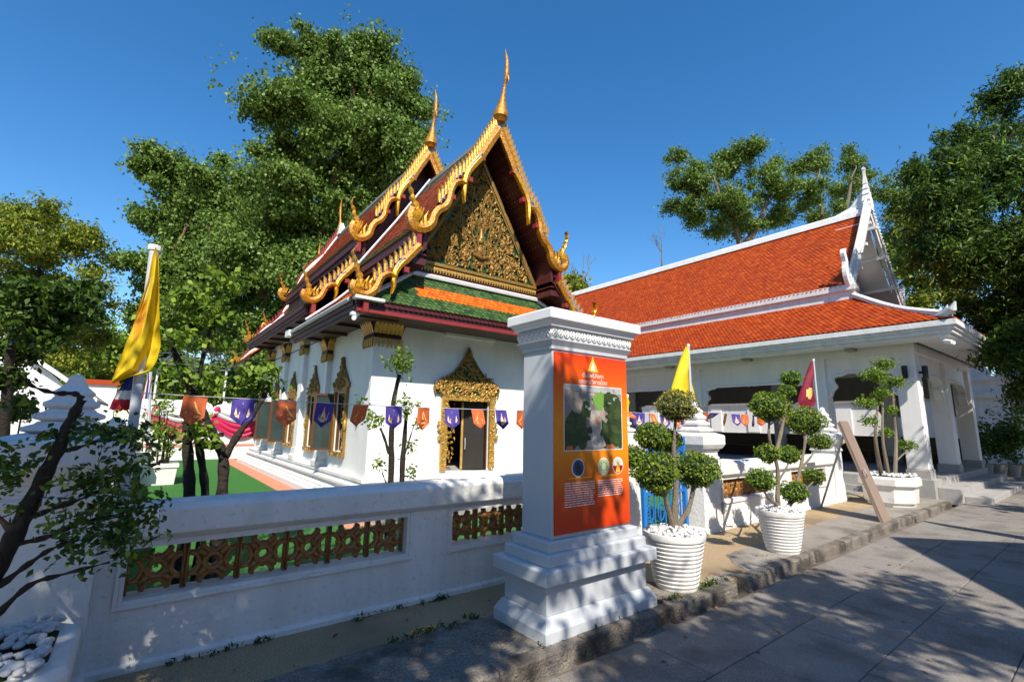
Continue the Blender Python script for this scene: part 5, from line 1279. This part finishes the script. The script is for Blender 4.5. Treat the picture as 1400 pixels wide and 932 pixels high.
far_flag(('yellow_flag', 'small yellow flag showing past the edge of the orange poster', 'flag'), 'thin pole with yellow flag just beside the orange poster', (t0.x, y, 0), tuple(t0), [(542, 856, 858), (552, 853, 859), (570, 851, 859)], y, 'flag_yellow')
# ================================================================ trees and planting
def L_(D, lst):          # photo-pixel lobes at a depth -> world lobes
    out = []
    for px, py, rx, ry in lst:
        c = pt(px, py, D + random.uniform(-.06, .06) * D); k = D / F_
        out.append((tuple(c), (rx * k * .92, (rx + ry) / 2 * k * .92, ry * k * .92)))
    return out
def tree(name, label, base, trunk_pts, r0, r1, lobes, dens, per, spread, leaf, lm, seed, bark='bark', nb=1, cat='tree', group=None, shell=.45, droop=.35, aspect=.62, up=.6, br=True, twig=.012, sub=20, fill=0.0):
    r = root(name, label, cat, base, group); g = np.random.default_rng(seed)
    t = MB()
    stems = trunk_pts if isinstance(trunk_pts[0], list) else [trunk_pts]
    for s_ in stems:
        q = bez(s_, 5); t.tube(q, [(r0 + (r1 - r0) * (i / (len(q) - 1)) ** .8) * (1 + .08 * math.sin(i * 1.9)) for i in range(len(q))], n=9)
    cs, os_ = lobe_clusters(lobes, dens, seed, shell, sub, fill)
    if br:
        ends = [Vector(s_[-1]) for s_ in stems]; mids = [Vector(s_[len(s_) // 2]) for s_ in stems]
        for c, rr in lobes:
            c = Vector(c); e = min(ends + mids, key=lambda v: (v - c).length)
            branches(t, e, [c], r1 * .8, g, n=6)
            for k in range(nb):
                i = g.integers(0, len(cs)); best = min(range(0, len(cs), max(1, len(cs) // 200)), key=lambda j: (Vector(cs[j]) - c).length + g.random() * max(rr) * 2)
                branches(t, c, [Vector(cs[best])], max(twig, r1 * .25), g, n=5)
    t.build('trunk', bark, r, smooth=True)
    leaves('crown', cs, os_, per, spread, leaf, lm, r, droop=droop, aspect=aspect, seed=seed, up=up)
    return r
# great fig tree behind the temple
D = 26
lob = L_(D, [(490, 120, 95, 75), (545, 165, 60, 55), (430, 75, 42, 26), (385, 58, 26, 9), (500, 80, 36, 26), (492, 64, 14, 10), (470, 200, 105, 70), (560, 215, 45, 45), (400, 140, 45, 40), (390, 230, 60, 50),
             (420, 290, 110, 70), (510, 290, 90, 70), (250, 245, 60, 45), (205, 235, 28, 18), (300, 270, 70, 50), (260, 310, 70, 50), (215, 305, 35, 20), (340, 340, 90, 70), (265, 380, 75, 55), (420, 380, 80, 60), (215, 370, 35, 25), (330, 430, 90, 50), (250, 440, 60, 45), (390, 440, 50, 50)])
b0 = pt(430, 570, D); b0.z = 0
tree('fig_tree', 'huge leafy fig tree towering behind the temple hall', tuple(b0), [[b0, pt(430, 470, D), pt(440, 330, D), pt(470, 200, D), pt(490, 90, D)], [b0 + Vector((-.4, 0, 0)), pt(380, 440, D), pt(320, 350, D), pt(260, 290, D)]], .55, .10, lob, 300, 14, .17, .19, 'leaf_bodhi', 21, bark='red_bark', nb=3, droop=.75, aspect=.72, up=.3, twig=.03, fill=.16)
# trees at the left
D = 20
lob = L_(D, [(60, 330, 55, 45), (105, 345, 35, 35), (20, 330, 50, 45), (40, 385, 70, 40), (95, 400, 45, 30), (120, 440, 22, 25), (75, 450, 60, 35), (20, 440, 50, 50), (50, 300, 45, 22), (120, 325, 18, 18), (60, 490, 55, 25)])
b0 = pt(45, 570, D); b0.z = 0
tree('courtyard_tree', 'round yellow-green tree behind the shaded white post', tuple(b0), [b0, pt(45, 500, D), pt(50, 420, D), pt(55, 340, D)], .2, .05, lob, 300, 10, .14, .17, 'leaf_yellow', 31, nb=2, droop=.7, aspect=.45, twig=.02)
D = 40
for k, (px, py, rx, ry, m_, lab) in enumerate(((150, 480, 50, 45, 'leaf_fresh', 'bright green bushy tree beyond the yellow flag'), (215, 500, 50, 50, 'leaf_fresh', 'bright green tree right of the yellow flag pole'), (110, 520, 40, 40, 'leaf_bodhi', 'mid green tree above the orange-roofed white building'), (20, 520, 70, 50, 'leaf_bodhi', 'mid green tree behind the white roofed pavilion'), (290, 510, 60, 50, 'leaf_bodhi', 'dark green tree behind the white trellis'), (350, 500, 40, 60, 'leaf_bodhi', 'dark green tree behind the rear end of the temple'))):
    b0 = pt(px, 575, D); b0.z = 0
    tree('distant_tree', lab, tuple(b0), [b0, pt(px, 545, D), pt(px, py, D)], .25, .08, L_(D, [(px, py, rx, ry), (px - rx * .5, py + ry * .4, rx * .6, ry * .6), (px + rx * .5, py + ry * .4, rx * .6, ry * .6), (px, py + ry * .8, rx * .9, ry * .6)]), 90, 11, .30, .36, m_, 40 + k, group='trees beyond the courtyard', br=False)
# dark tree with straight trunk behind the left planter
D = 5.6
b0 = pt(-10, 760, D); b0.z = 0
lob = L_(D, [(45, 405, 55, 26), (95, 430, 38, 20), (10, 420, 45, 30), (60, 455, 48, 20), (15, 480, 36, 20), (110, 400, 25, 14), (20, 560, 22, 14), (0, 640, 22, 20), (5, 520, 25, 18)])
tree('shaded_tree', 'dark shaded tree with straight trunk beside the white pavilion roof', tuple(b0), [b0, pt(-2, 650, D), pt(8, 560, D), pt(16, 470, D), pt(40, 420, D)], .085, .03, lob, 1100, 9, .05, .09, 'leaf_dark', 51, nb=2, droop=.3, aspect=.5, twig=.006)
# gnarled tree in the left planter
Y_ = 3.36; v = lambda px, py, dy=0: vec_at(px, py, Y_ + dy)
base = Vector((-.62, 3.36, .46))
stems = [[base, v(-5, 775), v(28, 715), v(58, 655), v(82, 608), v(98, 572), v(112, 546)], [v(112, 546), v(102, 538), v(75, 537), v(45, 528), v(25, 512)],
         [v(30, 712), v(60, 700, -.05), v(110, 682, -.1), v(160, 660, -.1)], [v(10, 745), v(60, 735, -.05), v(110, 715, -.1), v(170, 700, -.12)], [v(0, 800), v(40, 770, -.1), v(75, 748, -.15), v(120, 735, -.15)], [v(-10, 845, -.1), v(40, 800, -.15), v(85, 785, -.18), v(150, 768, -.18)],
         [v(78, 617), v(105, 612, -.05), v(140, 600, -.05)], [v(20, 730), v(-15, 690, .05), v(-40, 640, .05)]]
r = root('gnarled_tree', 'gnarled dark tree with spreading twigs in the stone-filled planter', 'tree', tuple(base))
t = MB()
for k, s_ in enumerate(stems):
    q = bez(s_, 5); a, b_ = (.046, .020) if k == 0 else (.015, .005)
    t.tube(q, [a + (b_ - a) * i / (len(q) - 1) + .004 * math.sin(i * 1.7) for i in range(len(q))], n=9)
t.build('trunk', 'bark', r, smooth=True)
lob = []
for (px, py, rx, ry, dy) in ((150, 598, 50, 13, -.05), (185, 590, 22, 12, -.05), (120, 585, 25, 10, 0), (150, 645, 40, 20, -.1), (185, 640, 16, 14, -.1), (145, 690, 60, 22, -.12), (185, 715, 28, 14, -.12), (120, 665, 35, 14, -.1), (150, 735, 45, 16, -.15), (110, 735, 25, 14, -.15), (165, 772, 25, 12, -.18), (190, 705, 20, 12, -.1), (20, 650, 30, 18, .05), (-10, 625, 30, 20, .05), (35, 690, 18, 10, 0), (20, 548, 18, 10, 0), (60, 595, 14, 8, 0)):
    c = vec_at(px, py, Y_ + dy); k = 3.9 / F_
    lob.append((tuple(c), (rx * k, rx * k * .8, ry * k)))
cs, os_ = lobe_clusters(lob, 1000, 61, .7)
tw = MB(); g = np.random.default_rng(3)
for i in range(0, len(cs), 7):
    c = Vector(cs[i]); tw.tube([c - Vector((.05, 0, .02)), c], [.004, .002], n=4)
tw.build('twigs', 'bark', r, kind='stuff')
leaves('crown', cs, os_, 6, .024, .042, ['leaf_dark', 'leaf_fresh'], r, droop=.15, aspect=.62, seed=62, up=.5)
# three dark trunks in the courtyard
Y_ = 5.7; v = lambda px, py, dy=0: vec_at(px, py, Y_ + dy)
def g0(p): p = Vector(p); p.z = 0; return p
r = root('courtyard_fig', 'forked dark trunk rising over the courtyard turf with leafy limb', 'tree', tuple(g0(v(303, 680))), 'dark trunks in the courtyard')
t = MB()
for s_, a, b_ in (([g0(v(300, 690)), v(303, 680), v(305, 625), v(292, 595), v(276, 560)], .060, .036), ([v(305, 628), v(325, 595), v(350, 560), v(372, 520), v(380, 505)], .042, .016)):
    q = bez(s_, 5); t.tube(q, [a + (b_ - a) * i / (len(q) - 1) + .006 * math.sin(i * 1.7) for i in range(len(q))], n=9)
t.build('trunk', 'bark', r, smooth=True)
def vl(lst, y, dist): return [(tuple(vec_at(px, py, y + random.uniform(-.2, .2))), (rx * dist / F_, (rx + ry) / 2 * dist / F_, ry * dist / F_)) for px, py, rx, ry in lst]
cs, os_ = lobe_clusters(vl([(350, 510, 26, 9), (372, 505, 18, 10), (362, 530, 20, 14), (345, 520, 22, 10), (285, 535, 30, 14), (270, 525, 22, 10)], Y_, 5.9), 700, 71, .6)
leaves('crown', cs, os_, 6, .04, .085, 'leaf_fresh', r, droop=.3, seed=72, aspect=.6)
for k, (s_, a, lab, lobs) in enumerate((([v(258, 690), v(258, 640), v(256, 590), v(262, 540), v(238, 480), v(228, 440)], .062, 'stout straight dark trunk over the courtyard turf', [(255, 405, 34, 16), (225, 435, 26, 14), (300, 385, 36, 14), (285, 430, 40, 14), (320, 390, 20, 10), (245, 465, 30, 12), (300, 465, 34, 12), (230, 505, 22, 10)]), ([v(280, 690), v(277, 640), v(268, 590), v(262, 560), v(275, 500), v(292, 430)], .045, 'thin curved dark trunk between the two stouter ones', [(280, 520, 26, 14), (295, 510, 20, 12), (262, 590, 14, 22), (285, 600, 10, 14), (290, 425, 22, 14)]))):
    b0 = g0(s_[0]); r = root('courtyard_fig', lab, 'tree', tuple(b0), 'dark trunks in the courtyard'); t = MB(); q = bez([b0] + s_, 5)
    t.tube(q, [a * (1 - .62 * i / (len(q) - 1)) + .005 * math.sin(i * 1.7) for i in range(len(q))], n=9)
    cs, os_ = lobe_clusters(vl(lobs, Y_, 5.9), 600, 73 + k, .6)
    branches(t, Vector(s_[-1]), [Vector(cs[i]) for i in range(0, len(cs), max(1, len(cs) // 3))][:2], .010, np.random.default_rng(1))
    t.build('trunk', 'bark', r, smooth=True)
    leaves('crown', cs, os_, 6, .04, .08, 'leaf_fresh', r, droop=.3, seed=75 + k, aspect=.6)
# pruned young tree before the temple corner
Y_ = 5.6
r = root('pruned_tree', 'pruned young tree with leafy tufts before the temple corner', 'tree', tuple(g0(v(540, 665)))); t = MB()
for s_, a, b_ in (([g0(v(534, 670)), v(535, 640), v(535, 600), v(538, 550), v(546, 512)], .042, .026), ([g0(v(552, 670)), v(550, 640), v(553, 600), v(556, 560)], .04, .022), ([v(532, 620), v(526, 600), v(520, 585)], .02, .014), ([v(552, 625), v(560, 600), v(566, 580)], .01, .006), ([v(530, 665), v(524, 650), v(522, 640)], .009, .005), ([v(552, 650), v(562, 652), v(572, 660)], .008, .005)):
    q = bez(s_, 4); t.tube(q, [a + (b_ - a) * i / (len(q) - 1) + .003 * math.sin(i * 1.7) for i in range(len(q))], n=8)
t.build('trunk', 'bark', r, smooth=True)
cs, os_ = lobe_clusters(vl([(548, 492, 20, 12), (538, 500, 16, 9), (556, 505, 13, 12), (545, 480, 12, 8), (558, 552, 17, 10), (552, 560, 12, 8), (515, 572, 13, 12), (508, 566, 8, 6), (568, 580, 6, 10), (522, 635, 10, 5), (565, 645, 8, 5), (560, 608, 7, 6), (495, 550, 8, 4)], Y_, 6.1), 950, 81, .6)
leaves('crown', cs, os_, 6, .035, .062, ['leaf_fresh', 'leaf_yellow'], r, droop=.1, seed=82, aspect=.5)
# trees behind the pavilion
D = 38
lob = L_(D, [(985, 235, 50, 28), (950, 245, 40, 25), (1010, 215, 35, 18), (925, 215, 20, 8), (1000, 270, 60, 30), (950, 290, 35, 22), (1050, 255, 45, 35), (1035, 200, 18, 8), (920, 285, 18, 10), (1000, 305, 60, 22), (1060, 300, 40, 20)])
b0 = pt(1000, 575, D); b0.z = 0
tree('rain_tree', 'spreading feathery tree rising behind the red pavilion roof', tuple(b0), [[b0, pt(1015, 400, D), pt(1008, 320, D), pt(985, 270, D), pt(975, 240, D)], [pt(1010, 350, D), pt(1040, 300, D), pt(1055, 250, D)]], .4, .09, lob, 150, 10, .22, .26, ['leaf_bodhi', 'leaf_yellow'], 91, bark='pale_bark', nb=3, aspect=.45, droop=.3, twig=.035)
D = 40
lob = L_(D, [(1120, 225, 28, 22), (1165, 225, 25, 20), (1100, 265, 40, 28), (1150, 265, 40, 22), (1180, 245, 20, 14), (1120, 300, 45, 20), (1090, 230, 14, 14), (1210, 265, 30, 14), (1240, 300, 30, 40), (1225, 350, 30, 40)])
b0 = pt(1140, 575, D); b0.z = 0
tree('rain_tree', 'second feathery tree showing beside the white gable spire', tuple(b0), [[b0, pt(1135, 400, D), pt(1125, 310, D), pt(1120, 240, D)], [pt(1130, 340, D), pt(1155, 290, D), pt(1165, 240, D)]], .35, .08, lob, 140, 10, .22, .26, ['leaf_bodhi', 'leaf_yellow'], 92, bark='pale_bark', nb=3, aspect=.45, droop=.3, twig=.035)
D = 24
lob = L_(D, [(1245, 370, 35, 40), (1260, 320, 35, 30), (1240, 420, 30, 30), (1290, 400, 40, 40)])
b0 = pt(1260, 575, D); b0.z = 0
tree('yellow_green_tree', 'lit yellow-green tree between white gable and dark tree', tuple(b0), [b0, pt(1262, 480, D), pt(1258, 400, D), pt(1255, 330, D)], .2, .06, lob, 150, 11, .2, .24, 'leaf_yellow', 93, nb=2, aspect=.45, twig=.02)
# big dark mango tree at the right
D = 13
lob = L_(D, [(1330, 200, 55, 40), (1290, 235, 40, 28), (1370, 140, 35, 30), (1400, 110, 30, 22), (1360, 240, 80, 60), (1300, 300, 60, 45), (1380, 330, 80, 70), (1320, 370, 55, 45), (1390, 420, 70, 50), (1350, 430, 40, 30), (1250, 240, 20, 12), (1265, 275, 28, 18), (1440, 200, 60, 80), (1450, 330, 70, 90), (1375, 490, 30, 22), (1355, 462, 26, 18), (1395, 465, 40, 28), (1420, 510, 30, 30), (1410, 540, 30, 40), (1285, 345, 35, 25), (1480, 450, 60, 60)])
b0 = pt(1500, 640, D); b0.z = 0
extra = [((15.2, -1.2, 6.6), (1.8, 1.5, 1.1)), ((18.2, -1.4, 6.8), (2.0, 1.6, 1.1)), ((21.5, -1.2, 6.8), (2.0, 1.6, 1.1)), ((17, -3.2, 7.2), (2.2, 1.6, 1.1)), ((20.5, -3.4, 7.2), (2.2, 1.6, 1.1)), ((24.5, -1.5, 7), (2.0, 1.8, 1.1))]
tree('mango_tree', 'dense dark evergreen tree overhanging the pavilion end', tuple(b0), [[b0, pt(1490, 520, D), pt(1450, 400, D), pt(1400, 280, D), pt(1360, 210, D)], [pt(1480, 470, D), pt(1420, 380, D), pt(1340, 320, D)]], .26, .07, lob + extra, 380, 11, .11, .165, ['leaf_dark', 'leaf_fresh'], 95, nb=2, aspect=.28, droop=.45, up=.5, twig=.02, fill=.4)
# little trees between temple and pavilion
D = 34; b0 = pt(785, 575, D); b0.z = 0
tree('small_tree', 'small yellowish tree between temple gable and red roof', tuple(b0), [b0, pt(785, 450, D), pt(783, 400, D)], .15, .05, L_(D, [(782, 385, 16, 14), (795, 400, 16, 12), (775, 395, 10, 14)]), 40, 8, .25, .28, 'leaf_yellow', 96, nb=1)
def bare(label, px, py, D, seed):
    g = np.random.default_rng(seed); b0 = pt(px, 575, D); b0.z = 0; r = root('bare_tree', label, 'tree', tuple(b0), 'bare trees behind the roofs'); t = MB()
    def grow(p, d, L, rad, n):
        q = p + d * L; m = p.lerp(q, .5) + Vector(g.normal(0, .06, 3)) * L
        t.tube([p, m, q], [rad, rad * .8, rad * .6], n=5)
        if n:
            for k in range(2 + (n > 2)): grow(q, (d + Vector(g.normal(0, .42, 3)) + Vector((0, 0, .15))).normalized(), L * g.uniform(.6, .85), rad * .55, n - 1)
    top = pt(px, py, D); t.tube([b0, b0.lerp(top, .5), top], [.14, .12, .09], n=6); grow(top, Vector((0.05, 0, 1)).normalized(), 1.0, .075, 4)
    t.build('trunk', 'pale_bark', r)
bare('leafless pale tree between temple gable and red roof', 797, 400, 34, 4); bare('leafless twiggy tree behind the red pavilion ridge', 905, 362, 36, 9)

# trough planters with shrubs along the left of the courtyard
def trough(label, x0, x1, y0, y1, seed, h=.5):
    r = root('trough_planter', label, 'planter', ((x0 + x1) / 2, (y0 + y1) / 2, .005), 'white trough planters')
    MB().stack((x0 + x1) / 2, (y0 + y1) / 2, [(.005, (x1 - x0) * .44, (y1 - y0) * .44), (h * .8, (x1 - x0) * .48, (y1 - y0) * .48), (h * .82, (x1 - x0) * .52, (y1 - y0) * .52), (h, (x1 - x0) * .52, (y1 - y0) * .52)]).build('trough', 'ceramic', r, bevel=.008)
    cx, cy = (x0 + x1) / 2, (y0 + y1) / 2
    s_ = root('shrub', 'upright leafy shrub growing in the ' + label, 'shrub', (cx, cy, h), 'shrubs in the trough planters'); g = np.random.default_rng(seed); t = MB(); cl = []
    for k in range(7):
        b_ = Vector((cx + g.uniform(-.3, .3) * (x1 - x0), cy + g.uniform(-.3, .3) * (y1 - y0), h)); e = b_ + Vector((g.normal(0, .15), g.normal(0, .15), g.uniform(.7, 1.5))); t.tube([b_, b_.lerp(e, .5) + Vector((.03, .02, 0)), e], [.022, .018, .008], n=5); cl.append((tuple(e), (.28, .28, .24))); cl.append((tuple(b_.lerp(e, .55)), (.2, .2, .2)))
    t.build('stems', 'bark', s_); cs, os_ = lobe_clusters(cl, 110, seed, .6); leaves('crown', cs, os_, 6, .06, .10, 'leaf_fresh', s_, seed=seed)
trough('white trough planter standing on the courtyard turf', .08, .82, 14.3, 15.0, 5)
trough('white trough planter at the far courtyard end', -.05, .75, 19.2, 20.0, 6)

# ================================================================ left courtyard side and back
sw = root('side_wall', 'white courtyard side wall running back from the shaded post', 'wall', (-.3, 13, 0))
MB().box(-.40, -.20, 4.5, 22.9, 0, .82).build('wall_body', 'white_old', sw); MB().prism([(-.46, .80), (-.46, .98), (-.40, 1.02), (-.20, 1.02), (-.14, .98), (-.14, .80)], 'y', 4.5, 22.9).build('coping', 'white_old', sw, bevel=.006)
for k in range(3):
    yy = 9 + k * 4.6; MB().stack(-.3, yy, [(0, .2, .2), (1.12, .2, .2), (1.15, .26, .26), (1.3, .26, .26), (1.36, .14, .14), (1.5, .12, .12), (1.6, .03, .03)]).build('pier', 'white_old', sw)
bw = root('rear_wall', 'white rear courtyard wall with small square vents', 'wall', (2, 23.3, 0))
MB().box(-.1, 9, 22.5, 22.9, 0, .50).build('ledge', 'white_old', bw); MB().box(-.1, 9, 22.48, 22.92, .501, .56).build('ledge_tiles', 'pink_tile', bw)
MB().box(-.1, 9, 23.2, 23.5, 0, 2.3).build('wall_body', 'white_old', bw)
for k in range(8): MB().box(.9 + k * .55, 1.1 + k * .55, 23.18, 23.199, .85, 1.0).build('vent', 'dark_inside', bw)  # dark boxes on the wall face paint the shade inside the holes
for k in range(2):
    dr_ = root('draped_cloth', ['pink and white cloth swag behind the dark courtyard trunks', 'pink and white cloth swag next to the temple rear corner'][k], 'cloth', (1.2 + k * 2.0, 23.1, 1.3), 'cloth swags'); b = MB()
    for j in range(5):
        q = [(0.3 + k * 2.0 + 2.0 * i / 12, 23.1 - .05 * (j % 2), 1.95 - .12 * j - (.25 + .09 * j) * math.sin(math.pi * i / 12)) for i in range(13)]; b.tube(q, .085, n=6, mi=1 if j < 2 else 0)
    b.build('cloth', ['pink_cloth', 'flag_white'], dr_, smooth=True); bs = MB()
    for q in range(8): bs.sphere((.3 + k * 2.0 + random.uniform(-.12, .12), 23.0, 1.9 + random.uniform(-.2, .1)), .11, 8, 5, mi=q % 2)
    bs.build('rosette', ['pink_cloth', 'flag_white'], dr_)
tr = root('trellis', 'white slatted trellis arch under the fig tree', 'trellis', tuple(pt(268, 575, 26)))
D = 26
for k in range(9):
    px = 218 + k * 11.5; a, c = pt(px, 508, D), pt(px, 500 - 30 * math.sin(math.pi * (k + .8) / 9.6), D); MB().box(a.x - .035, a.x + .035, a.y - .03, a.y + .03, a.z, c.z).build('upright', 'white_old', tr)
for k in range(4):
    a, c = pt(214, 506 - k * 8, D), pt(314, 506 - k * 8, D); MB().tube([a, c], .03, n=4).build('rail', 'white_old', tr)
MB().tube([pt(212 + i * 8.6, 506 - 34 * math.sin(math.pi * i / 12), D) for i in range(13)], .05, n=5).build('arch', 'white_old', tr)
for px in (216, 310):
    a = pt(px, 506, D); MB().tube([(a.x, a.y, 0), a], .06, n=5).build('leg', 'white_old', tr)
# white roofed pavilion at the far left
lp_ = root('side_pavilion', 'white pavilion with sloping roof edge behind the shaded post', 'pavilion', tuple(vec_at(40, 580, 22) * Vector((1, 1, 0))))
Yp = 22
def X_(px, py, y=Yp): return vec_at(px, py, y)
rA, rB = X_(133, 547), X_(70, 505); rC = rB + (rB - rA) * 1.5
for nm, m_, dz, th_, yy0, yy1 in (('roof_slab', 'stone_grey', 0, .10, Yp, Yp + 7), ('roof_edge', 'white_clean', .05, .16, Yp - .12, Yp)):
    MB().prism([(rA.x, rA.z + dz), (rB.x, rB.z + dz + .03), (rC.x, rC.z + dz), (rC.x, rC.z + dz - th_), (rB.x, rB.z + dz - th_ + .03), (rA.x, rA.z + dz - th_)], 'y', yy0, yy1).build(nm, m_, lp_)
MB().prism([(rA.x - .6, rA.z + .1), (rB.x, rB.z - .12), (rC.x, rC.z - .2), (rC.x, rA.z - .1), (rA.x - .6, rA.z - .1)], 'y', Yp + .2, Yp + .4).build('gable_wall', 'white_old', lp_)
for px, wd in ((12, .5), (45, .7), (80, .5), (104, .35)):
    p = X_(px, 580); MB().box(p.x - wd / 2, p.x + wd / 2, Yp + .15, Yp + .15 + wd, 0, rA.z + .1).build('column', 'white', lp_)
MB().box(rC.x, rA.x - .4, Yp + 3, Yp + 3.2, 0, rA.z).build('back_wall', 'white_old', lp_)
MB().ribbon([(X_(46, 478).x, X_(46, 478).z), (X_(50, 470).x, X_(50, 470).z), (X_(54, 464).x, X_(54, 464).z)], [.16, .2, .05], Yp - .1, Yp + .1).build('roof_finial', 'white_clean', lp_)
ob_ = root('orange_roof_building', 'small white building with orange roof far beyond the flag', 'building', tuple(pt(130, 570, 34) * Vector((1, 1, 0))))
p = pt(128, 530, 34)
MB().box(p.x - 1.2, p.x + 1.3, p.y, p.y + 2, 0, p.z + .25).build('wall', 'white_old', ob_); MB().prism([(p.x - 1.4, p.z + .251), (p.x + 1.5, p.z + .251), (p.x + 1.3, p.z + .6), (p.x - 1.2, p.z + .6)], 'y', p.y - .2, p.y + 2.2).build('roof', 'red_tile', ob_)
# things at the shaded right end
for k, (px, py, h) in enumerate(((1347, 640, 1.0), (1366, 650, .7), (1385, 650, 1.4), (1402, 650, 1.6))):
    b0 = pt(px, 650, 16.5); b0.z = -.005
    pr = root('potted_shrub', ['dark potted shrub nearest the pavilion columns in the shade', 'low dark potted shrub second from the pavilion columns', 'tall dark potted shrub third from the pavilion columns', 'tallest dark potted shrub farthest from the pavilion columns'][k], 'shrub', tuple(b0), 'potted shrubs in the shade')
    MB().lathe([(.18, 0), (.26, .4), (.28, .42), (.02, .42)], tuple(b0), 14).build('pot', 'stone_grey', pr, smooth=True)
    cs, os_ = lobe_clusters([((b0.x, b0.y, .8 + h * .4), (.5 + .2 * (k > 1), .5 + .2 * (k > 1), h * .6))], 240, k, .6); leaves('crown', cs, os_, 8, .08, .14, 'leaf_dark', pr, seed=k)
# ================================================================ behind the viewer: shade trees and the hall across the road
def shade(label, base, lobes, dens, per, seed, leaf=.13):
    b0 = Vector(base)
    tree('shade_tree', label, base, [b0, b0 + Vector((.3, .5, 2.2)), Vector(lobes[0][0]) - Vector((.3, .2, 1.0)), Vector(lobes[0][0])], .18, .06, lobes, dens, per, .16, leaf, 'leaf_dark', seed, nb=2, droop=.2, aspect=.6, shell=.6, group='shade trees behind the viewpoint')
shade('broad leafy shade tree standing behind the viewpoint at left', (-3.6, -3.0, -.12), [((-2.2, -.9, 6.2), (2.0, 1.3, .8)), ((-2.6, -2.6, 6.4), (2.3, 1.6, .9)), ((-3.6, .4, 5.9), (1.6, 1.1, .8)), ((-4.6, 3.0, 5.6), (1.8, 1.6, 1.0)), ((-4.0, 1.6, 4.6), (1.2, 1.2, .8)), ((-.75, -1.0, 6.2), (.95, .75, .5)), ((-.9, -2.4, 6.5), (1.1, 1.0, .6))], 190, 26, 201)
shade('thinner shade tree standing behind the viewpoint at right', (1.6, -5.2, -.12), [((1.2, -3.7, 6.2), (1.2, .8, .6)), ((.45, -1.6, 6.3), (.8, .75, .4)), ((2.4, -3.9, 6.3), (1.5, .9, .6)), ((.6, -4.3, 6.6), (1.6, 1.2, .7)), ((3.2, -4.6, 6.4), (1.0, .8, .5)), ((-.3, -4.5, 6.6), (1.6, 1.2, .6))], 60, 18, 202)
bh = root('sky_block_hall', 'unseen long white hall with red roof added to block sky light', 'building', (0, -12.5, -.12))  # unseen hall, added to cut sky light from behind the viewer
MB().box(-24, 26, -16, -10, -.12, 4.6).build('wall', 'white_old', bh); MB().prism([(-16.6, 4.4), (-9.4, 4.4), (-13, 6.6)], 'x', -25, 27).build('roof', 'red_tile', bh)
for k in range(14): MB().box(-22.5 + k * 3.5, -21.2 + k * 3.5, -9.999, -9.95, .8, 3.2).build('window', 'dark_wood', bh)
for k, (x_, y_) in enumerate(((-14, -5.5), (-13, 2.5), (-9.5, 8), (12.5, -7.5))):  # unseen trees, added to cut the sky light reaching the scene
    b0 = Vector((x_, y_, -.12)); tree('shade_tree', ['unseen leafy tree added left of the road to block sky light', 'unseen leafy tree added further left to block sky light', 'unseen leafy tree added beside the far left pavilion to block sky light', 'unseen leafy tree added beside the gabled hall to block sky light'][k], tuple(b0), [b0, b0 + Vector((.2, .1, 2.5)), b0 + Vector((.3, .2, 5.5))], .2, .08, [((x_, y_, 5.6), (2.6, 2.6, 2.6)), ((x_ + 1, y_ - 1, 4.2), (2, 2, 1.6))], 60, 12, .3, .3, 'leaf_bodhi', 300 + k, br=False)
b0 = Vector((26, -5, -.12)); tree('shade_tree', 'unseen leafy tree added to shade the far end of the cloister wall', tuple(b0), [b0, b0 + Vector((.2, .2, 3)), b0 + Vector((.5, 1, 7))], .25, .1, [((26, -3, 7), (2.4, 2.2, 1.6)), ((27.2, .2, 7.6), (1.8, 2.0, 1.2)), ((28.4, -2, 8.4), (2.2, 2.2, 1.2)), ((28.6, 1.6, 8.8), (1.6, 1.6, 1))], 90, 12, .25, .3, 'leaf_dark', 330, br=False)  # out-of-frame tree, added to throw shade on the cloister wall
fl = np.random.default_rng(44)
fc = np.concatenate([np.stack([fl.uniform(2.6, 9, 34), fl.uniform(.4, 2.6, 34), np.full(34, -.072)], 1), np.stack([fl.uniform(.3, 9, 26), fl.uniform(2.9, 4.0, 26), np.full(26, .010)], 1)])
fo = leaves('fallen_leaves', fc, np.tile([0, 0, 1.0], (len(fc), 1)), 1, .001, .05, 'leaf_red', None, droop=0, aspect=.5, seed=9, up=6.0, curl=.05); fo['kind'] = 'stuff'; fo['label'] = 'dry brown leaves scattered over road and pavement'; fo['category'] = 'leaves'
oh = root('hall_across_road', 'gabled hall across the road behind the viewpoint', 'building', (7, -6, -.128))
MB().box(4.4, 9.6, -9, -3.6, -.127, 3.3).build('wall', 'white', oh)
MB().prism([(3.9, 3.2), (5.2, 4.25), (6.9, 6.05), (8.75, 4.6), (10.2, 3.2)], 'y', -9.3, -2.95).build('roof', 'red_tile', oh)
for pts, ws in (([(4.6, 3.75), (3.75, 4.1), (3.62, 4.8), (3.5, 5.3), (3.15, 5.75), (2.85, 5.98)], [.2, .3, .33, .33, .28, .1]), ([(9.3, 4.1), (9.2, 4.9), (9.05, 5.6), (9.0, 6.2)], [.2, .14, .1, .02])):
    q = [(a.x, a.y) for a in bez([Vector((x_, z_, 0)) for x_, z_ in pts], 4)]; MB().ribbon(q, list(np.interp(np.linspace(0, 1, len(q)), np.linspace(0, 1, len(ws)), ws)), -3.1, -2.9).build('roof_finial', 'white_old', oh)
